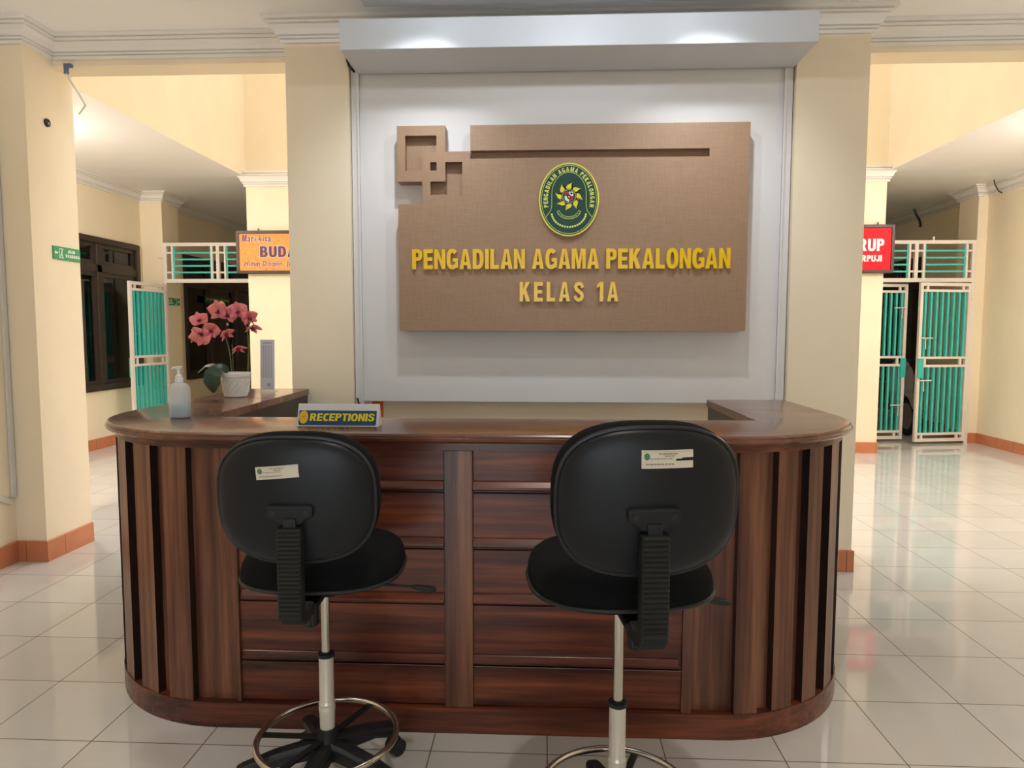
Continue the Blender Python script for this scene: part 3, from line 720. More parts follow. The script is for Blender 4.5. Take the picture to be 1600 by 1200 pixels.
# top: three stacked mouldings
def top_mesh():
    mb = MB(); n = None
    rows = [(T-.034, .006), (T-.034, .020), (T-.026, .030), (T-.016, .033), (T-.013, .027), (T-.008, .028), (T-.002, .024), (T, .018)]
    outs = [[(x, y, z) for x, y in u_path(o)] for z, o in rows]
    inn = [[(x, y, z) for x, y in in_path(20, .0 if i in (0, len(rows)-1) else -.004)] for i, (z, o) in enumerate(rows)]
    n = len(outs[0]); v = [p for r in outs for p in r]; f = []
    R = len(rows)
    for i in range(R-1):
        for k in range(n-1): f.append((i*n+k, i*n+k+1, (i+1)*n+k+1, (i+1)*n+k))
    b = len(v); v += inn[0]+inn[-1]; tpo = (R-1)*n
    for k in range(n-1):
        f += [(tpo+k, tpo+k+1, b+n+k+1, b+n+k), (k+1, k, b+k, b+k+1), (b+k, b+n+k, b+n+k+1, b+k+1)]
    f.append(tuple([i*n for i in range(R)]+[b+n, b])); f.append(tuple([i*n+n-1 for i in range(R)][::-1]+[b+n-1, b+2*n-1]))
    mb.add(v, f); return mb
obj('counter_top', top_mesh(), M['wood_top'], t, smooth=True, angle=30)
mb = slab(0, .092, .0, .03); obj('plinth', mb, M['wood_x'], t, smooth=True)
mb = slab(.092, T-.034, -.034, .02); obj('carcass', mb, M['wood_z'], t, smooth=True)
def arc_band(z0, z1, off0, off1):
    mb = MB(); o = u_path(off1); i = u_path(off0); n = len(o)
    v = [(x, y, z) for z in (z0, z1) for (x, y) in o]+[(x, y, z) for z in (z0, z1) for (x, y) in i]; f = []
    for k in range(n-1):
        f += [(k, k+1, n+k+1, n+k), (2*n+k+1, 2*n+k, 3*n+k, 3*n+k+1), (n+k, n+k+1, 3*n+k+1, 3*n+k), (k+1, k, 2*n+k, 2*n+k+1)]
    f += [(0, n, 3*n, 2*n), (n-1, 3*n-1, 4*n-1, 2*n-1)]; return mb.add(v, f)
ip = [(x+(.012 if x > -.3 else -.012)*0, y) for x, y in in_path(20, .018)]
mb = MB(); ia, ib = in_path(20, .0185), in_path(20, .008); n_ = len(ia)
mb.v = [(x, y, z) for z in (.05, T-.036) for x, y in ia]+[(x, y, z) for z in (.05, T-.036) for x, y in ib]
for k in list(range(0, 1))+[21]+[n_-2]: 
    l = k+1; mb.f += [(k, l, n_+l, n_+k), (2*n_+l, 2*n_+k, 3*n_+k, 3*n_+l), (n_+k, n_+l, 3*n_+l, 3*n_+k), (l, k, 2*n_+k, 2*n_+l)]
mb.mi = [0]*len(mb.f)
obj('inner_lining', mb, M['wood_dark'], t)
obj('frieze', arc_band(T-.062, T-.034, -.036, -.004), M['wood_x'], t, smooth=True)
# front: two columns of five lapped panels, centre stile, end stiles
FY = 2.372
def panel(x0, x1, z0, z1):
    mb = MB()
    mb.prism([(FY+.038, z0+.001), (FY+.026, z0+.001), (FY+.020, z1-.001), (FY+.038, z1-.001)], x0, x1, lambda u, v, d: (d, u, v))
    p = obj('front_panel', mb, M['wood_x'], t, bevel=.002)
    mb = MB(); xa = x0+(.012 if x0 < -.5 else .0); xb = x1-(.0 if x0 < -.5 else .012)
    mb.prism([(FY+.028, z0+.045), (FY+.016, z0+.042), (FY+.004, z0+.024), (FY+.004, z0+.014), (FY+.012, z0+.010), (FY+.028, z0+.010)], xa, xb, lambda u, v, d: (d, u, v))
    if z0 > .12: obj('panel_lip', mb, M['wood_x'], p, bevel=.002)
zs = [.094, .243, .466, .668, .872, T-.062]
for (a, b) in ((-1.095, -.348), (-.246, .492)):
    for z0, z1 in zip(zs, zs[1:]): panel(a, b, z0, z1)
mb = MB(); mb.box(-.348, -.246, FY+.008, FY+.038, .092, T-.062); obj('centre_stile', mb, M['wood_z'], t, bevel=.003)
mb = MB(); mb.box(-1.108, -1.095, FY+.012, FY+.038, .0925, T-.062); obj('end_stile', mb, M['wood_z'], t)
mb = MB(); mb.box(.492, .525, FY+.010, FY+.038, .0925, T-.062); obj('end_stile', mb, M['wood_z'], t)
mb = MB(); mb.box(-.002, .002, FY-.001, FY+.02, 0, .001)
# raised vertical battens round both corners
def batten(c, r, sg, a0, a1):
    mb = MB(); z0, z1 = .092, T-.062
    pts = []
    for (a, rr) in ((a0, r-.036), (a0, r-.003), (a1, r-.003), (a1, r-.036)):
        pts.append((c[0]+sg*rr*math.sin(math.radians(a)), c[1]-rr*math.cos(math.radians(a))))
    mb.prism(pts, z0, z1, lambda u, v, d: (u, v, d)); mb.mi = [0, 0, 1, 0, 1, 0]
    obj('batten', mb, [M['wood_z'], M['wood_dark']], t)   # near-black edge faces imitate the shade on the batten sides
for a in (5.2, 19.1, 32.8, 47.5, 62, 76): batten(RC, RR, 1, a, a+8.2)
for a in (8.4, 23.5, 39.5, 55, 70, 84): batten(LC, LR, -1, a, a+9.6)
def side_batten(x0, x1, y0, y1):
    mb = MB(); mb.box(x0, x1, y0, y1, .092, T-.062); obj('batten', mb, M['wood_z'], t, bevel=.0015)
for y in (3.06, 3.21, 3.36): side_batten(RC[0]+RR-.036, RC[0]+RR-.003, y, y+.09)
for y in (3.06, 3.21, 3.36, 3.51, 3.66, 3.81, 3.96): side_batten(LC[0]-LR-.006, LC[0]-LR+.030, y, y+.09)

# ------------------------------------------------------------------ drafting chairs
def supel(a, b, n, k, N_):
    t_ = 2*PI*k/N_; c, s_ = math.cos(t_), math.sin(t_)
    return (a*math.copysign(abs(c)**(2/n), c), b*math.copysign(abs(s_)**(2/n), s_))
def chair(x, y, rz, s, label, spin, stick, lever_len):
    t = thing('drafting_chair', (x, y, 0), label, 'chair', 'drafting chairs in front of the counter')
    Rm = Matrix.Translation((x, y, 0)) @ Matrix.Rotation(rz, 4, 'Z')
    Rb = Matrix.Translation((x, y, 0)) @ Matrix.Rotation(spin, 4, 'Z')
    def P(name, mb, mat, parent=t, R=Rm, **k):
        mb.v = [tuple(R @ Vector(p)) for p in mb.v]; return obj(name, mb, mat, parent, **k)
    # five-star base
    for i in range(5):
        a = 2*PI*i/5; d = Vector((math.cos(a), math.sin(a), 0)); q = Vector((-d.y, d.x, 0)); mb = MB(); rings = []
        for (r, z, wd, th) in ((.012, .145, .058, .05), (.06, .144, .060, .046), (.16, .128, .056, .038), (.255, .102, .046, .030), (.272, .098, .034, .024)):
            c = d*r+Vector((0, 0, z)); rings.append([tuple(c+q*u*wd/2+Vector((0, 0, v*th/2))) for u, v in ((-1, -1), (1, -1), (1, .6), (.6, 1), (-.6, 1), (-1, .6))])
        mb.loft(rings); lg = P('base_leg', mb, M['black_plastic'], R=Rb, bevel=.003)
        mb = MB(); c = d*.262
        mb.lathe([(.008, .062), (.008, .085)], 10, (c.x, c.y, 0))
        for sgn in (-1, 1):
            w0 = c+q*sgn*.014
            rr = [[tuple(w0+q*o*.010+Vector((d.x*.0275*math.cos(2*PI*k/18), d.y*.0275*math.cos(2*PI*k/18), .0277+.0275*math.sin(2*PI*k/18)))) for k in range(18)] for o in (-1, 1)]
            mb.loft(rr)
        mb.sphere((c.x, c.y, .045), (.02, .02, .02)); P('caster', mb, M['black_plastic'], lg, Rb, smooth=True)
    mb = MB().lathe([(.034, .108), (.040, .115), (.042, .15), (.034, .165), (.031, .19), (.030, .208), (.020, .209)], 28); P('hub', mb, M['black_plastic'], smooth=True)
    mb = MB().lathe([(.0225, .208), (.0235, .255), (.0260, .274), (.0240, .280), (.0258, .287), (.0235, .292), (.0225, .297), (.0225, .437)], 28)
    P('outer_tube', mb, M['cream_metal'], smooth=True)
    mb = MB().lathe([(.020, .436), (.0255, .437), (.0255, .448), (.018, .452), (.014, .452)], 28); P('collar', mb, M['black_plastic'], smooth=True)
    mb = MB().lathe([(.0138, .44), (.0138, s-.05)], 24); P('gas_pole', mb, M['chrome'], smooth=True)
    mb = MB().tube([(.211*math.cos(2*PI*k/72), .211*math.sin(2*PI*k/72), .182) for k in range(72)], .0098, 12, closed=True); fr = P('foot_ring', mb, M['chrome'], smooth=True)
    for a in (math.radians(178), math.radians(2), math.radians(62), math.radians(242)):
        mb = MB(); mb.bar((.03*math.cos(a), .03*math.sin(a), .176), (.206*math.cos(a), .206*math.sin(a), .178), .020, .007); P('ring_spoke', mb, M['black_plastic'], fr)
    # mechanism, lever, knob
    mb = MB(); mb.box(-.055, .055, -.10, .10, s-.052, s-.018); mb.box(-.03, .03, -.20, -.10, s-.05, s-.028); P('mechanism', mb, M['black_plastic'], bevel=.006)
    lx = lever_len
    mb = MB().tube([(.05, -.02, s-.035), (lx*.6, -.03, s-.037), (lx, -.035, s-.043)], .0042, 8)
    lv = P('height_lever', mb, M['black_plastic'], smooth=True)
    mb = MB(); mb.loft([[tuple(Vector((lx-.02+q*.075, -.035, s-.042-.010*q))+Vector((0, a_*w_, b_*h_))) for a_, b_ in ((-1, -1), (1, -1), (1, 1), (-1, 1))] for q, w_, h_ in ((0, .006, .005), (.3, .012, .006), (.8, .015, .007), (1, .010, .005))]); P('lever_paddle', mb, M['black_plastic'], lv, bevel=.003)
    mb = MB(); rings = []
    for z in (s-.105, s-.10, s-.055, s-.048):
        k0 = .017 if z in (s-.105, s-.048) else .021
        rings.append([((k0+(.0016 if k % 2 else 0))*math.cos(2*PI*k/30)+.004, -.165+(k0+(.0016 if k % 2 else 0))*math.sin(2*PI*k/30), z) for k in range(30)])
    mb.loft(rings); P('tilt_knob', mb, M['black_plastic'], smooth=True, angle=25)
    # seat
    N_ = 56; mb = MB(); rings = []
    for (k, z) in ((.55, -.016), (.93, -.014), (.985, -.002), (1, .008), (1.0, .022), (.985, .040), (.95, .056), (.88, .069), (.75, .077), (.55, .081), (.3, .082), (.08, .082)):
        rings.append([(u*k, v*k+.025, s+z+.012*max(0, -v/.22)*(k > .5)*0) for u, v in (supel(.238, .222, 2.7, j, N_) for j in range(N_))])
    mb.loft(rings); P('seat', mb, M['fabric'], smooth=True, angle=60)
    mb = MB().tube([(u*1.0, v*1.0+.025, s+.0) for u, v in (supel(.238, .222, 2.7, j, 80) for j in range(80))], .0058, 8, closed=True); P('seat_trim', mb, M['piping'], smooth=True)
    # backrest: shell behind, cushion in front, trim between
    zc, yc, tilt = s+.282, -.275, math.radians(6)
    Tb = Matrix.Translation((0, yc, zc)) @ Matrix.Rotation(tilt, 4, 'X')
    crv = lambda u: .55*u*u
    def dome(mb, a, b, steps, Nn=64):
        rings = []
        for (k, yy) in steps:
            rings.append([tuple(Tb @ Vector((u*k, yy+crv(u*k), v*k))) for u, v in (supel(a, b, 2.75, j, Nn) for j in range(Nn))])
        mb.loft(rings); return mb
    mb = dome(MB(), .206, .170, [(.985, .004), (1, -.004), (.985, -.011), (.95, -.016), (.87, -.022), (.72, -.028), (.5, -.033), (.28, -.035), (.05, -.036)])
    sh = P('backrest_shell', mb, M['shell'], smooth=True, angle=60)
    mb = dome(MB(), .208, .172, [(.9, .001), (.985, .004), (1.012, .012), (1.028, .030), (1.022, .050), (.985, .068), (.91, .078), (.75, .084), (.5, .086), (.25, .086), (.05, .086)])
    P('backrest_cushion', mb, M['fabric'], smooth=True, angle=60)
    mb = MB().tube([tuple(Tb @ Vector((u, -.004+crv(u), v))) for u, v in (supel(.2075, .1715, 2.75, j, 96) for j in range(96))], .0055, 8, closed=True)
    P('backrest_trim', mb, M['piping'], sh, smooth=True)
    # bracket and bellows
    mb = MB(); poly = [(-.057, .026), (.057, .026), (.060, .018), (.058, -.004), (.036, -.014), (.028, -.026), (-.028, -.026), (-.036, -.014), (-.058, -.004), (-.060, .018)]
    mb.prism([(u, v-.025) for u, v in poly], -.030, -.052, lambda u, v, d: tuple(Tb @ Vector((u, d, v)))); br = P('bracket', mb, M['black_plastic'], bevel=.005)
    for sgn in (-1, 1):
        mb = MB(); mb.prism([(sgn*.042+.007*math.cos(k*PI/6), -.016+.007*math.sin(k*PI/6)) for k in range(12)], -.050, -.054, lambda u, v, d: tuple(Tb @ Vector((u, d, v)))); P('screw', mb, M['piping'], br)
    mb = MB(); mb.box(-.016, .016, -.328, -.312, s+.19, s+.245); P('back_post', mb, M['black_plastic'])
    path_ = []
    for k in range(40):
        path_.append((-.322, s+.222-.0057*k))
    z_end = path_[-1][1]
    for k in range(1, 13):
        a = PI/2*k/12; path_.append((-.322+.055*(1-math.cos(a)), z_end-.028*math.sin(a)))
    for k in range(1, 6): path_.append((-.267+.008*k, z_end-.028))
    mb = MB(); rings = []
    for i, (py, pz) in enumerate(path_):
        a = path_[max(0, i-1)]; b = path_[min(len(path_)-1, i+1)]; d = Vector((b[0]-a[0], b[1]-a[1])).normalized(); nl = Vector((-d.y, d.x))
        k = 1.0 if i % 2 else .84; hw, hd = .031*(.94+.06*k), .021*k
        rings.append([(u*hw, py+nl.x*v*hd, pz+nl.y*v*hd) for u, v in ((-1, -.75), (-.85, -1), (.85, -1), (1, -.75), (1, .75), (.85, 1), (-.85, 1), (-1, .75))])
    mb.loft(rings); P('bellows_cover', mb, M['rubber'])
    # inventory sticker
    u0, u1, v0, v1, rot = stick; cu, cv = (u0+u1)/2, (v0+v1)/2
    def on_back(u, v, d):
        uu, vv_ = u-cu, v-cv; ca, sa = math.cos(rot), math.sin(rot); U_, V_ = cu+uu*ca-vv_*sa, cv+uu*sa+vv_*ca
        k = max(abs(U_)/.206, 1e-6); k = ((abs(U_)/.206)**2.75+(abs(V_)/.170)**2.75)**(1/2.75)
        st = [(0, -.036), (.28, -.035), (.5, -.033), (.72, -.028), (.87, -.022), (.95, -.016), (1, -.004)]
        for (k0, y0), (k1, y1) in zip(st, st[1:]):
            if k0 <= k <= k1: yy = y0+(y1-y0)*(k-k0)/(k1-k0)
        return tuple(Tb @ Vector((U_, yy+crv(U_)-.0012-d, V_)))
    def patch(mb, a, b, c, e, d, n=8):
        for i in range(n):
            p0, p1 = a+(b-a)*i/n, a+(b-a)*(i+1)/n
            mb.add([on_back(p0, c, d), on_back(p1, c, d), on_back(p1, e, d), on_back(p0, e, d)], [(0, 1, 2, 3)])
            mb.add([on_back(p0, c, -.001), on_back(p1, c, -.001), on_back(p1, e, -.001), on_back(p0, e, -.001)], [(3, 2, 1, 0)])
    mb = MB(); H_ = v1-v0; W_ = u1-u0
    if lever_len < .26:      # torn sticker: a black tear runs in from the right edge
        mb.cur = 0
        patch(mb, u0, u1, v0, v0+H_*.40, .0006); patch(mb, u0, u0+W_*.66, v0+H_*.40, v0+H_*.52, .0006); patch(mb, u0, u0+W_*.78, v0+H_*.52, v0+H_*.58, .0006); patch(mb, u0, u1, v0+H_*.58, v1, .0006)
    else: patch(mb, u0, u1, v0, v1, .0006)
    stk = P('inventory_sticker', mb, M['sticker'], sh, weld=False); stk['label'] = 'torn cream paper inventory sticker' if lever_len < .26 else 'cream paper inventory sticker stuck on askew'
    mb = MB(); mb.cur = 0
    for (a, b, c, e) in ((.32, .70, .78, .84), (.44, .62, .66, .71), (.17, .60, .52, .56), (.08, .62, .20, .27), (.03, .97, .92, .935)):
        k = a
        while k < b: 
            w_ = random.uniform(.03, .08); patch(mb, u0+W_*k, u0+W_*min(k+w_, b), v0+H_*c, v0+H_*e, .0014, 2); k += w_+.012
    P('sticker_print', mb, M['print'], stk, weld=False)
    mb = MB(); q = [(u0+W_*.10+.0065*math.cos(k*PI/8), v0+H_*.66+.0075*math.sin(k*PI/8)) for k in range(16)]
    mb.add([on_back(a, b, .0014) for a, b in q], [tuple(range(16))]); P('sticker_stamp', mb, M['print_green'], stk, weld=False)
    return t
chair(-.668, 2.046, math.radians(3), .712, 'black drafting chair on the left in front of the reception desk sign', math.radians(50), (-.088, .024, .070, .103, math.radians(5)), .29)
chair(.203, 1.805, math.radians(7), .778, 'black drafting chair on the right, raised higher, with a torn sticker', math.radians(100), (-.030, .085, .088, .127, math.radians(0)), .235)

# ------------------------------------------------------------------ things on the counter
# sanitiser bottle
def rrect(a, b, r, n=6):
    out = []
    for (cx, cy, s0) in ((a-r, b-r, 0), (-a+r, b-r, 90), (-a+r, -b+r, 180), (a-r, -b+r, 270)):
        for k in range(n+1):
            q = math.radians(s0+90*k/n); out.append((cx+r*math.cos(q), cy+r*math.sin(q)))
    return out
bx, by = -1.475, 2.735
t = thing('sanitizer_bottle', (bx, by, T), 'white translucent pump bottle half full of pale blue liquid', 'bottle')
def bott(steps): return [[(bx+u, by+v, T+z) for u, v in rrect(a, b, min(a, b)*.8)] for a, b, z in steps]
mb = MB().loft(bott([(.034, .024, .0005), (.0395, .029, .006), (.040, .030, .06), (.040, .030, .112), (.038, .028, .126), (.030, .022, .137), (.016, .0145, .143), (.014, .0135, .146)]))
obj('bottle_body', mb, M['bottle'], t, smooth=True, angle=60)
mb = MB().loft(bott([(.034, .024, .003), (.0378, .0275, .008), (.0383, .0283, .058)])); obj('liquid', mb, M['liquid'], t, smooth=True)
mb = MB().lathe([(.013, .143), (.0165, .145), (.0165, .158), (.0135, .162), (.0135, .170), (.009, .174), (.006, .176), (.0055, .196), (.012, .198), (.013, .208), (.010, .2095)], 24, (bx, by, T))
mb.tube([(bx, by, T+.2035), (bx-.012, by-.012, T+.2035), (bx-.018, by-.018, T+.199)], .0042, 8)
obj('pump', mb, M['pump'], t, smooth=True)
# card stand
cx0, cy0 = -1.607, 3.955
t = thing('card_stand', (cx0, cy0, T), 'tall grey printed card in a clear acrylic stand by the orchid', 'card stand')
ang = math.radians(9); Rc = Matrix.Translation((cx0, cy0, T)) @ Matrix.Rotation(math.radians(-6), 4, 'Z') @ Matrix.Rotation(math.radians(-2.5), 4, 'X')
mb = MB(); mb.box(-.042, .042, -.003, .003, .012, .300, Rc); cd = obj('card', mb, M['card'], t)
mb = MB(); mb.box(-.045, .045, -.006, -.0035, .001, .303, Rc); mb.box(-.045, .045, .0035, .006, .001, .303, Rc); mb.box(-.045, .045, -.006, .045, .0005, .006, Rc); obj('acrylic_holder', mb, M['acrylic'], t)
mb = MB()
for i in range(7): mb.box(-.034+i*.0098, -.029+i*.0098, -.0034, -.0031, .08, .27, Rc)
mb.box(-.03, .03, -.0034, -.0031, .278, .288, Rc); mb.box(.0, .02, -.0034, -.0031, .03, .05, Rc); obj('card_text', mb, M['card_print'], cd)
# desk sign
t = thing('desk_sign', (-.76, 2.53, T), 'small white desk sign with blue RECEPTIONIS lettering panel', 'sign')
x0, x1, y0, yt, h = -.912, -.607, 2.505, 2.535, .082
def face(u, v, d):      # u along the sign 0..1, v up the sloping front 0..1, d outwards
    sl = Vector((0, yt-y0, h)); nn = Vector((0, -h, yt-y0)).normalized()
    p = Vector((x0+(x1-x0)*u, y0, T+.0005))+sl*v+nn*d; return tuple(p)
mb = MB(); mb.prism([(y0, T+.0005), (yt-.002, T+h), (yt+.002, T+h), (yt+.032, T+.0005)], x0, x1, lambda u, v, d: (d, u, v)); obj('sign_body', mb, M['plate_white'], t, bevel=.001)
def rpoly(u0, u1, v0, v1, r): 
    kx = 1/(x1-x0); kz = 1/h; out = []
    for (cx, cy, s0) in ((u1-r*kx, v1-r*kz, 0), (u0+r*kx, v1-r*kz, 90), (u0+r*kx, v0+r*kz, 180), (u1-r*kx, v0+r*kz, 270)):
        for k in range(6):
            q = math.radians(s0+18*k); out.append((cx+r*kx*math.cos(q), cy+r*kz*math.sin(q)))
    return out
mb = MB().prism(rpoly(.018, .972, .05, .74, .006), .0004, .0012, face); bl = obj('blue_panel', mb, M['plate_blue'], t)
mb = MB().prism([(.078+.056*math.cos(k*PI/18), .40+.285*math.sin(k*PI/18)) for k in range(36)], .0012, .0018, face); dsc = obj('disc', mb, M['plate_amber'], bl)
mb = MB().prism([(.08+.009*math.cos(k*PI/6), .43+.04*math.sin(k*PI/6)) for k in range(12)], .0018, .0022, face); mb.v = mb.v; 
obj('sign_dot', mb, M['print'], bl)
mb = MB(); text_line(mb, 'RECEPTIONIS', .155, .945, .235, .33, lambda u, v, d: face(u, v, .0013+d), bold=.035, gap=.07, th=.0006, slant=.02); obj('sign_lettering', mb, M['plate_yellow'], bl)

# orchid
px0, py0 = -1.652, 3.64
t = thing('potted_orchid', (px0, py0, T), 'pink potted orchid in a white pot on the left counter arm', 'plant')
mb = MB().lathe([(.055, .0005), (.060, .004), (.062, .02), (.071, .085), (.075, .108), (.079, .110), (.080, .126), (.077, .130), (.072, .129), (.070, .112), (.02, .110)], 40, (px0, py0, T)); pot = obj('pot', mb, M['pot'], t, smooth=True)
mb = MB()
for r_ in range(4):
    for k in range(16):
        a = 2*PI*(k+.5*(r_ % 2))/16; rr = .0615+.0105*(r_+.5)/4
        z = T+.022+.018*r_
        mb.tube([(px0+(rr+.0012)*math.cos(a-.12), py0+(rr+.0012)*math.sin(a-.12), z), (px0+(rr+.003)*math.cos(a), py0+(rr+.003)*math.sin(a), z+.009), (px0+(rr+.003)*math.cos(a+.12), py0+(rr+.003)*math.sin(a+.12), z+.016)], .0016, 5)
obj('pot_relief', mb, M['pot'], pot, smooth=True)
mb = MB().lathe([(.0685, .113), (.06, .118), (.03, .121), (.004, .122)], 24, (px0, py0, T)); obj('potting_bark', mb, M['soil'], t)
# pixel-like coordinates on the plane of the plant turned into places round the pot
XW = lambda u: -1.727+(u-346)*.003585
ZW = lambda v: T+.0345+(610-v)*.00352
def P3(u, v, dy=0): return Vector((XW(u), py0+dy, ZW(v)))
def smooth_path(pts, n=6):
    out = []
    for i in range(len(pts)-1):
        p0, p1, p2, p3 = pts[max(0, i-1)], pts[i], pts[i+1], pts[min(len(pts)-1, i+2)]
        for k in range(n):
            s_ = k/n; out.append(.5*((2*p1)+(p2-p0)*s_+(2*p0-5*p1+4*p2-p3)*s_*s_+(3*p1-p0-3*p2+p3)*s_**3))
    return out+[pts[-1]]
stA = smooth_path([P3(361, 582), P3(360, 560), P3(358, 540, -.01), P3(352, 522, -.02), P3(340, 513, -.03), P3(325, 516, -.035), P3(310, 524, -.03), P3(305, 531, -.03)])
stB = smooth_path([P3(384, 582, .01), P3(386, 560, .01), P3(388, 535), P3(387, 515, -.01), P3(380, 500, -.02), P3(368, 492, -.03), P3(354, 492, -.035)])
stC = smooth_path([P3(387, 520), P3(391, 508), P3(395, 506, -.01), P3(399, 512, -.01), P3(399, 522, -.01)])
for st in (stA, stB, stC):
    mb = MB().tube(st, .0032, 8); obj('flower_stem', mb, M['stem'], t, smooth=True)
mb = MB()
for p in ((361.5, 582, 361, 540), (385, 582, 387, 540)):
    mb.tube([P3(p[0]+1.5, p[1], .006), P3(p[2]+1.5, p[3], .006)], .0018, 6)
obj('support_stake', mb, M['stem'], t)
def petal(mb, M4, length, width, cup, n=7, m=4):
    rows = []
    for i in range(n+1):
        s_ = i/n; wd = width*math.sin(PI*min(1, .12+.88*s_)**.8)**.75*(1 if i < n else .0)+.0005
        rows.append([(wd*(2*j/m-1)*.5, s_*length, cup*(s_*s_)*length-.25*wd*abs(2*j/m-1)**2+.1*length*math.sin(PI*s_)) for j in range(m+1)])
    top = rows; bot = [[(x, y, z-.0012) for x, y, z in r] for r in rows]
    rings = [a+b[::-1] for a, b in zip(top, bot)]
    mb.loft(rings, True, True, M4)
def flower(u, v, dy, r, yaw, pitch, roll, slim=1.0, spread=1.0):
    c = P3(u, v, dy)
    # local z looks towards the viewer's side of the room
    B = Matrix.Translation(c) @ Matrix.Rotation(yaw, 4, 'Z') @ Matrix.Rotation(PI/2+pitch, 4, 'X') @ Matrix.Rotation(roll, 4, 'Z')
    mb = MB()
    for a, l_, w_ in ((0, .92, .72), (125, .9, .66), (-125, .9, .66), (66, 1.0, 1.22), (-66, 1.0, 1.22)):
        M4 = B @ Matrix.Rotation(math.radians(a), 4, 'Z') @ Matrix.Rotation(math.radians(20*(2-spread)-8), 4, 'X')
        petal(mb, M4, r*l_, r*w_*slim, .12)
    fo = obj('flower', mb, M['petal'], t, smooth=True, angle=70)
    mb = MB()
    for a in (180, 140, -140):
        petal(mb, B @ Matrix.Rotation(math.radians(a), 4, 'Z') @ Matrix.Rotation(math.radians(38), 4, 'X'), r*.42, r*.3, .5)
    mb.add(*(lambda q: (q.v, q.f))(MB().sphere((0, 0, r*.12), r*.12, 8, 6)), B); obj('lip', mb, M['lip'], fo, smooth=True)
for a in [(320, 504, -.04, .046, .35, -.5, .3), (326, 526, -.06, .058, -.1, .1, 2.9), (339, 519, -.05, .044, .3, .2, -.5), (356, 524, -.02, .046, 1.1, .5, .4, .6, .6), (374, 545, -.02, .046, .9, .9, .2, .45, .5),
          (352, 490, -.05, .058, -.25, .0, .2), (365, 496, -.05, .046, .2, .25, -.4), (378, 491, -.04, .052, .35, -.1, .15), (392, 500, -.02, .046, .9, .3, .3, .9, .8), (397, 514, -.02, .046, .8, 1.0, -.2, .6, .6)]:
    flower(*a[:3], a[3]*1.14, *a[4:])
for (u, v, r_) in ((308, 519, .009), (303.5, 529, .009), (309, 531, .0085), (306, 536, .006), (361, 510, .008)):
    p = P3(u, v, -.03); mb = MB().sphere(p, (r_*.85, r_*.85, r_), 10, 7); obj('bud', mb, M['bud'], t, smooth=True)
def leaf_blade(pts, widths, nrm, mat):
    pts = smooth_path([Vector(p) for p in pts], 5); n = len(pts); rings = []; nrm = Vector(nrm).normalized()
    for i, p in enumerate(pts):
        tg = (pts[min(n-1, i+1)]-pts[max(0, i-1)]).normalized(); sd = tg.cross(nrm).normalized(); up = sd.cross(tg).normalized()
        k = i/(n-1)*(len(widths)-1); a = int(min(k, len(widths)-2)); wd = widths[a]+(widths[a+1]-widths[a])*(k-a)
        rings.append([tuple(p+sd*wd*s_+up*wd*.22*abs(s_)**2+up*o) for s_, o in ((-.5, 0), (-.25, 0), (0, -.002), (.25, 0), (.5, 0), (.25, -.004), (0, -.006), (-.25, -.004))])
    mb = MB().loft(rings); return obj('leaf', mb, mat, t, smooth=True, angle=80)
leaf_blade([P3(358, 579, -.01), P3(346, 575, -.03), P3(334, 572, -.04), P3(324, 574, -.03), P3(312, 583, -.02)], [.03, .05, .05, .035, .004], (0, -.35, 1), M['leaf_pale'])
leaf_blade([P3(360, 580, -.03), P3(354, 576, -.07), P3(348, 583, -.105), P3(346.5, 597, -.11), P3(347, 612, -.10)], [.03, .065, .095, .09, .006], (0, -1, .45), M['leaf'])

# ------------------------------------------------------------------ hanging signs by the corridor pillars
def hanging_sign(name, x0, x1, y, z0, z1, face_mat, label):
    t = thing(name, ((x0+x1)/2, y, z0), label, 'sign')
    mb = MB(); th = .05; b = .035
    mb.box(x0, x0+b, y-th, y, z0, z1); mb.box(x1-b, x1, y-th, y, z0, z1); mb.box(x0+b, x1-b, y-th, y, z0, z0+b); mb.box(x0+b, x1-b, y-th, y, z1-b, z1)
    obj('sign_frame', mb, M['sign_frame'], t, bevel=.004)
    mb = MB(); mb.box(x0+b, x1-b, y-th+.012, y-.01, z0+b, z1-b); f = obj('sign_face', mb, face_mat, t)
    mb = MB()
    for xx in (x0+.25*(x1-x0), x1-.25*(x1-x0)): mb.box(xx-.008, xx+.008, y-.03, y-.015, z1, z1+.03)
    obj('hanger', mb, M['sign_frame'], t)
    return t, f, (lambda u, v, d: (u, y-th+.0117-d, v))
t, f, fn = hanging_sign('hanging_sign', -3.705, -2.62, 8.325, 2.13, 2.64, M['orange_sign'], 'orange batik hanging sign with purple lettering on the left')
def outlined(f, rows, fn, c_in, c_out, ob=.03):
    for (txt, x0, x1, z0, h, bold, gap, sl) in rows:
        a = MB(); b = MB(); o = ob if bold < 1 else .024
        text_line(a, txt, x0, x1, z0, h, lambda u, v, d: fn(u, v, d), bold+o, gap-2*o, .3-o, .001, sl)
        text_line(b, txt, x0+o*h, x1-o*h, z0+o*h*.9, h*(1-o*1.8), lambda u, v, d: fn(u, v, .0012+d), bold, gap, .3, .001, sl)
        obj('lettering_outline', a, c_out, f); obj('sign_lettering', b, c_in, f)
XS = lambda u: -3.699+(u-370)*.00783
ZS = lambda v: 2.637-(v-361)*.00766
outlined(f, [('Mari kita', XS(378), XS(424), ZS(377.6), .080, 1.020, .11, .08), ('BUDAYA', XS(405.5), XS(494), ZS(402.3), .138, .035, .10, 0), ('Hidup Disiplin, Jujur', XS(381), XS(467), ZS(415.5), .058, 1.016, .10, .16)], fn, M['purple'], M['white_print'])
t, f, fn = hanging_sign('hanging_sign', 3.28, 4.035, 8.325, 2.118, 2.67, M['red_sign'], 'red batik hanging sign with white lettering on the right')
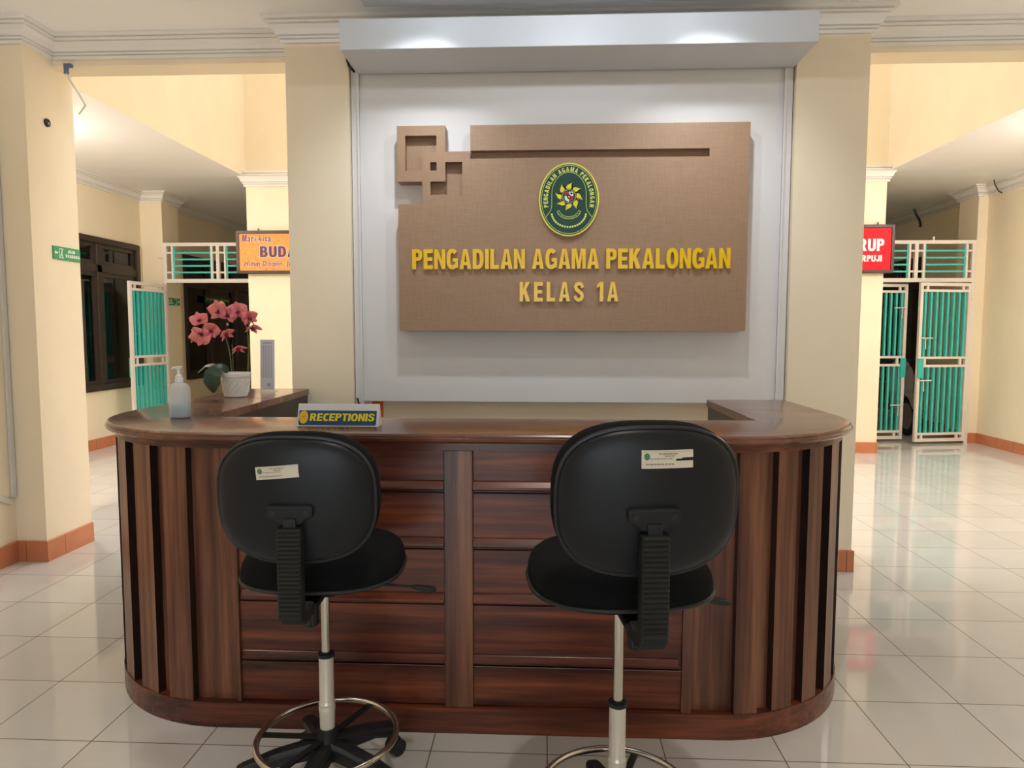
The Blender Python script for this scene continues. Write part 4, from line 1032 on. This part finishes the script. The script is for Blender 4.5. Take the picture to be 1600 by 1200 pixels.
XS2 = lambda u: 4.028-(1397-u)*.00724
ZS2 = lambda v: 2.672-(v-351)*.00732
outlined(f, [('RUP', XS2(1342), XS2(1382.5), ZS2(392.5), .145, .045, .10, 0), ('TERPUJI', XS2(1333.5), XS2(1379.5), ZS2(408.8), .076, .03, .10, 0)], fn, M['white_print'], M['sign_frame'])
mb = MB(); mb.box(3.33, 3.985, 8.2855, 8.288, ZS2(356), ZS2(353.7)); obj('white_strip', mb, M['white_print'], f)

# green exit signs
t = thing('exit_sign', (-3.09, 4.42, 1.89), 'green JALUR EVAKUASI exit sign with arrow on the left pillar', 'sign')
mb = MB(); mb.box(-3.0895, -3.084, 4.272, 4.60, 1.890, 1.974); 
mb = MB(); mb.box(-3.0895, -3.084, 4.272, 4.526, 1.890, 1.974); f = obj('sign_plate', mb, M['green_sign'], t)
fn = lambda u, v, d: (-3.0838+d, u, v)
mb = MB(); text_line(mb, 'JALUR', 4.405, 4.475, 1.940, .020, fn, .03, .12, .3, .0008); text_line(mb, 'EVAKUASI', 4.385, 4.518, 1.910, .020, fn, .03, .12, .3, .0008); obj('sign_lettering', mb, M['white_print'], f)
mb = MB(); mb.prism([(4.283, 1.934), (4.297, 1.948), (4.297, 1.938), (4.315, 1.938), (4.315, 1.930), (4.297, 1.930), (4.297, 1.920)], 0, .0008, fn)
mb.prism([(4.325, 1.902), (4.365, 1.902), (4.365, 1.906), (4.329, 1.906), (4.329, 1.962), (4.325, 1.962)], 0, .0008, fn); mb.prism([(4.325, 1.958), (4.365, 1.958), (4.365, 1.962), (4.325, 1.962)], 0, .0008, fn)
mb.prism([(4.352+.006*math.cos(k*PI/5), 1.950+.005*math.sin(k*PI/5)) for k in range(10)], 0, .0009, fn)
mb.prism([(4.345, 1.943), (4.354, 1.944), (4.352, 1.926), (4.362, 1.912), (4.357, 1.909), (4.346, 1.922), (4.338, 1.910), (4.333, 1.912), (4.342, 1.927)], 0, .0009, fn)
obj('sign_symbols', mb, M['white_print'], f)
t = thing('exit_sign', (-5.12, 9.50, 1.78), 'small green exit sign on the pilaster behind the open gate leaf', 'sign')
mb = MB(); mb.box(-5.1195, -5.114, 9.24, 9.58, 1.79, 1.89); f = obj('sign_plate', mb, M['green_sign'], t)
fn = lambda u, v, d: (-5.1138+d, u, v)
mb = MB(); text_line(mb, 'JALUR', 9.26, 9.38, 1.845, .022, fn, .03, .12, .3, .0008); text_line(mb, 'EVAKUASI', 9.25, 9.40, 1.81, .022, fn, .03, .12, .3, .0008)
mb.prism([(9.565, 1.84), (9.545, 1.858), (9.545, 1.846), (9.52, 1.846), (9.52, 1.834), (9.545, 1.834), (9.545, 1.822)], 0, .0008, fn); mb.prism([(9.44, 1.80), (9.50, 1.80), (9.50, 1.88), (9.44, 1.88), (9.44, 1.872), (9.492, 1.872), (9.492, 1.808), (9.44, 1.808)], 0, .0008, fn); obj('sign_lettering', mb, M['white_print'], f)
t = thing('window_sign', (-5.33, 11.15, 2.0), 'small dark green sign on the window beyond the left gate', 'sign')
mb = MB(); mb.box(-5.325, -5.318, 10.72, 11.60, 1.88, 1.99); f = obj('sign_plate', mb, plain('dark_green_sign', srgb(30, 84, 44), .5), t)
mb = MB()
for k in range(18):
    yy = 10.78+k*.043; mb.box(-5.318, -5.317, yy, yy+.026, 1.925, 1.955)
obj('sign_print', mb, plain('yellow_green_print', srgb(190, 190, 70), .5), f)

# ------------------------------------------------------------------ steel gates
def transom(t, x0, x1, y, z0, z1):
    xm = (x0+x1)/2; a = MB(); b = MB(); w_ = .045
    a.box(x0, x1, y-.02, y+.02, z1-w_, z1); a.box(x0, x1, y-.02, y+.02, z0, z0+.05)
    a.box(x0, x0+w_, y-.02, y+.02, z0+.05, z1-w_); a.box(x1-w_, x1, y-.02, y+.02, z0+.05, z1-w_); a.box(xm-.022, xm+.022, y-.02, y+.02, z0+.05, z1-w_)
    zz = [z0+.05+(z1-w_-z0-.05)*k/5 for k in (1, 2, 3, 4)]
    for (p, q) in ((x0+w_, xm-.022), (xm+.022, x1-w_)):
        s0, s1 = p+.062, q-.072
        a.box(s0, s0+.025, y-.015, y+.015, z0+.05, z1-w_); a.box(s1, s1+.025, y-.015, y+.015, z0+.05, z1-w_)
        for k in (0, 3):
            a.box(p, s0, y-.01, y+.01, zz[k]-.012, zz[k]+.012); a.box(s1+.025, q, y-.01, y+.01, zz[k]-.012, zz[k]+.012)
        for z in zz: b.box(s0+.025, s1, y-.008, y+.008, z-.011, z+.011)
        b.box(s0+.026, s0+.044, y+.0, y+.012, z0+.05, z1-w_); b.box(s1-.018, s1-.001, y+.0, y+.012, z0+.05, z1-w_)
    tr = obj('transom', a, M['gate_white'], t); obj('transom_bars', b, M['gate_green'], tr)
def leaf(t, hinge, ang, wd, y_sign, ztop=2.06, z0=.03, lock=None):
    """hinge point; leaf runs from it along direction ang"""
    R = Matrix.Translation((hinge[0], hinge[1], 0)) @ Matrix.Rotation(ang, 4, 'Z'); a = MB(); b = MB(); w_ = .04
    bx_ = lambda mb, x0, x1, z0_, z1_, d=.018: mb.box(x0, x1, -d, d, z0_, z1_, R)
    bx_(a, 0, w_, z0, ztop); bx_(a, wd-w_, wd, z0, ztop)
    H = [(z0, z0+.04), (.115, .145), (.99, 1.02), (1.095, 1.125), (1.945, 1.975), (ztop-.04, ztop)]
    for p, q in H: bx_(a, w_, wd-w_, p, q)
    for (p, q) in ((z0+.04, .115), (1.02, 1.095), (1.975, ztop-.04)):
        for xx in (w_+.05, wd-w_-.08): bx_(a, xx, xx+.03, p, q, .012)
    n = 8
    for k in range(n):
        xx = w_+(wd-2*w_)*(k+.5)/n
        for p, q in ((.145, .99), (1.125, 1.945)): b.box(xx-.013, xx+.013, -.016, .016, p, q, R)
    lf = obj('gate_leaf', a, M['gate_white'], t); obj('green_slats', b, M['gate_green'], lf)
    h = MB()
    for z in (.45, 1.9): h.lathe([(.014, z-.05), (.014, z+.05)], 10, (0, 0, 0), R @ Matrix.Translation((-.004, -.024*y_sign, 0)))
    obj('hinge', h, M['gate_white'], lf)
    if lock:
        m = MB(); 
        for z in lock:
            m.tube([R @ Vector((wd-.02, -.03*y_sign, z)), R @ Vector((wd-.19, -.03*y_sign, z))], .008, 8); m.tube([R @ Vector((wd-.08, -.034*y_sign, z-.004)), R @ Vector((wd-.085, -.036*y_sign, z-.14))], .006, 6)
        obj('bolt', m, M['gate_white'], lf)
        m = MB(); m.box(wd-.07, wd-.0, -.032, -.018, .85, 1.10, R) if y_sign > 0 else m.box(wd-.07, wd-.0, .018, .032, .85, 1.10, R); obj('lock_plate', m, M['gate_green'], lf)
    return lf
t = thing('security_gate', (4.75, 9.2, 0), 'white and turquoise steel security gate at the right corridor, leaves ajar', 'gate')
transom(t, 4.02, 5.49, 9.2, 2.075, 2.605)
mb = MB(); mb.box(5.455, 5.497, 9.18, 9.22, 0, 2.075); obj('gate_post', mb, M['gate_white'], t)
mb = MB(); mb.box(4.02, 4.06, 9.18, 9.22, 0, 2.075); obj('gate_post', mb, M['gate_white'], t)
mb = MB(); mb.box(4.955, 4.975, 9.19, 9.21, 2.605, 2.65); obj('stub', mb, M['gate_white'], t)
leaf(t, (5.448, 9.185), PI+math.radians(11), .715, -1, lock=(.82, 1.36))
leaf(t, (4.068, 9.215), math.radians(8), .66, 1, lock=(.48, 1.75))
t = thing('security_gate', (-4.37, 9.2, 0), 'white and turquoise steel security gate at the left corridor, one leaf swung open', 'gate')
transom(t, -5.11, -3.62, 9.2, 2.085, 2.615)
mb = MB(); mb.box(-5.115, -5.078, 9.182, 9.22, 0, 2.085); obj('gate_post', mb, M['gate_white'], t)
mb = MB(); mb.box(-3.66, -3.62, 9.18, 9.22, 0, 2.085); obj('gate_post', mb, M['gate_white'], t)
leaf(t, (-5.085, 9.158), math.atan2(8.48-9.158, -5.165+5.085), .70, 1, lock=(.48, 1.40))
mb = MB(); mb.tube([(-5.18, 9.19, 2.42), (-5.08, 9.19, 2.42)], .008, 8); obj('wall_anchor', mb, M['gate_white'], t)

# scooter parked in the dim corridor behind the right gate
SX, SY = 5.06, -.95
t = thing('motor_scooter', (5.06, 10.0, 0), 'dark motor scooter parked in shade behind the right gate', 'scooter')
def wheel(name, x, y, r, tp):
    R = Matrix.Translation((x, y, r)) @ Matrix.Rotation(PI/2, 4, 'Y')
    a = MB().tube([tuple(R @ Vector(((r-.045)*math.cos(2*PI*k/36), (r-.045)*math.sin(2*PI*k/36), 0))) for k in range(36)], .044, 10, closed=True); o = obj(name, a, M['tyre'], tp, smooth=True)
    a = MB().lathe([(r-.075, -.015), (r-.07, 0), (r-.075, .015)], 24, (0, 0, 0), R); obj('rim', a, M['scooter_grey'], o, smooth=True)
wheel('front_wheel', SX, 10.78+SY, .27, t); wheel('rear_wheel', SX, 12.0+SY, .27, t)
mb = MB().loft([[(SX+u*w_, y+SY+v*.05, z) for u, v in rrect(1, 1, .5, 3)] for w_, y, z in ((.10, 10.95, .32), (.16, 10.97, .5), (.20, 10.98, .72), (.15, 11.02, .92), (.08, 11.05, 1.02))]); obj('front_shield', mb, M['scooter_grey'], t, smooth=True)
mb = MB().loft([[(SX+u*.07, 10.78+SY+d+v*.02, z) for u, v in rrect(1, 1, .5, 3)] for d, z in ((-.26, .40), (-.15, .53), (0, .585), (.16, .53), (.22, .42))]); obj('mudguard', mb, M['scooter_grey'], t, smooth=True)
mb = MB().tube([(SX-.33, 11.12+SY, 1.05), (SX-.2, 11.06+SY, 1.06), (SX, 11.04+SY, 1.02), (SX+.2, 11.06+SY, 1.06), (SX+.33, 11.12+SY, 1.05)], .014, 8); obj('handlebar', mb, M['scooter_dark'], t, smooth=True)
mb = MB().sphere((SX, 10.95+SY, .97), (.09, .06, .065)); obj('headlamp', mb, M['scooter_grey'], t, smooth=True)
mb = MB().loft([[(SX+u*w_, y+SY, zc_+v*h_) for u, v in rrect(1, 1, .5, 3)] for y, w_, zc_, h_ in ((11.0, .08, .36, .05), (11.4, .13, .36, .06), (11.55, .15, .52, .16), (11.9, .14, .6, .14), (12.3, .08, .68, .06))]); obj('body_panel', mb, M['scooter_red'], t, smooth=True)
mb = MB().loft([[(SX+u*w_, y+SY, zc_+v*h_) for u, v in rrect(1, 1, .5, 3)] for y, w_, zc_, h_ in ((11.45, .08, .74, .03), (11.6, .13, .76, .05), (12.0, .13, .79, .05), (12.25, .08, .81, .03))]); obj('seat', mb, M['scooter_dark'], t, smooth=True)

# ------------------------------------------------------------------ small wall fittings
t = thing('cable_duct', (-3.28, 4.085, .41), 'white plastic cable duct running down the far left wall', 'cable duct')
mb = MB(); mb.box(-3.279, -3.262, 4.062, 4.094, .415, 3.12); obj('duct_cover', mb, M['duct'], t, bevel=.002)
mb = MB(); mb.bar((-3.270, 3.90, .46), (-3.270, 4.055, .385), .03, .014, side=(0, .43, .9)); obj('duct_offcut', mb, M['duct'], t, bevel=.002)
mb = MB().tube([(-3.272, 4.07, .42), (-3.27, 4.06, .395), (-3.268, 4.045, .388)], .004, 6); obj('loose_cable', mb, M['duct'], t)
t = thing('wall_fixture', (-3.09, 4.277, 2.726), 'small round black fitting high on the left pillar', 'fitting')
RF = Matrix.Translation((-3.09, 4.277, 2.726)) @ Matrix.Rotation(PI/2, 4, 'Y')
mb = MB().lathe([(.026, 0), (.025, .008), (.018, .012), (.014, .006), (.003, .005)], 20, (0, 0, 0), RF); fx = obj('bezel', mb, M['cable'], t, smooth=True)
mb = MB().lathe([(.011, .004), (.010, .012), (.003, .014)], 14, (0, 0, 0), RF @ Matrix.Translation((.004, .003, 0))); obj('socket', mb, M['scooter_grey'], t, smooth=True)
t = thing('orange_notice', (-1.03, 4.262, .905), 'small orange notice on the wall behind the desk sign', 'notice')
mb = MB(); mb.box(-1.066, -.998, 4.2555, 4.262, .905, 1.004); f = obj('paper', mb, M['orange_notice'], t)
mb = MB(); text_line(mb, 'A', -1.045, -1.018, .952, .03, lambda u, v, d: (u, 4.2553-d, v), .03, .08, .3, .0006); mb.box(-1.018, -1.014, 4.2548, 4.2555, .915, .945); obj('notice_print', mb, M['white_print'], f)
mb = MB().tube([(-1.14, 4.18, 1.03), (-1.13, 4.172, 1.0), (-1.115, 4.18, .985), (-1.09, 4.195, .99), (-1.08, 4.22, .975)], .006, 8)
tag(obj('cable', mb, M['cable'], smooth=True, origin=(-1.11, 4.2, 1.0)), 'short black cable end below the left corner of the white backdrop', 'cable')
mb = MB().tube([(-1.165, 4.150, 3.05), (-1.16, 4.153, 3.02), (-1.15, 4.15, 2.99), (-1.135, 4.152, 2.975), (-1.125, 4.17, 2.965)], .0075, 8)
tag(obj('cable', mb, M['cable'], smooth=True, origin=(-1.15, 4.155, 3.0)), 'black cable at the upper left corner under the white pelmet', 'cable')
t = thing('cable_clip', (-2.93, 4.34, 3.05), 'blue grey clip with a white cable under the left beam', 'cable')
mb = MB(); mb.box(-3.0, -2.955, 4.325, 4.35, 3.08, 3.10); mb.box(-3.0, -2.982, 4.325, 4.35, 3.04, 3.08); obj('clip', mb, M['blue_plastic'], t)
mb = MB().tube([(-2.99, 4.335, 3.045), (-2.98, 4.36, 3.0), (-2.975, 4.42, 2.95), (-2.985, 4.50, 2.90), (-3.06, 4.545, 2.86)], .006, 8); obj('white_lead', mb, M['white_cable'], t, smooth=True)
mb = MB().tube([(5.55, 10.85, 3.28), (5.58, 10.84, 3.20), (5.64, 10.86, 3.12), (5.68, 10.9, 3.06), (5.675, 10.9, 3.02)], .018, 8)
tag(obj('cable', mb, M['cable'], smooth=True, origin=(5.6, 10.85, 3.2)), 'thick black cable on the dim cornice beyond the right gate', 'cable')
mb = MB().tube([(5.46, 8.85, 3.285), (5.48, 8.86, 3.23), (5.55, 8.9, 3.16), (5.605, 8.92, 3.14)], .007, 8)
tag(obj('cable', mb, M['cable'], smooth=True, origin=(5.5, 8.88, 3.2)), 'thin dark wire on the cornice above the right gate pilaster', 'cable')
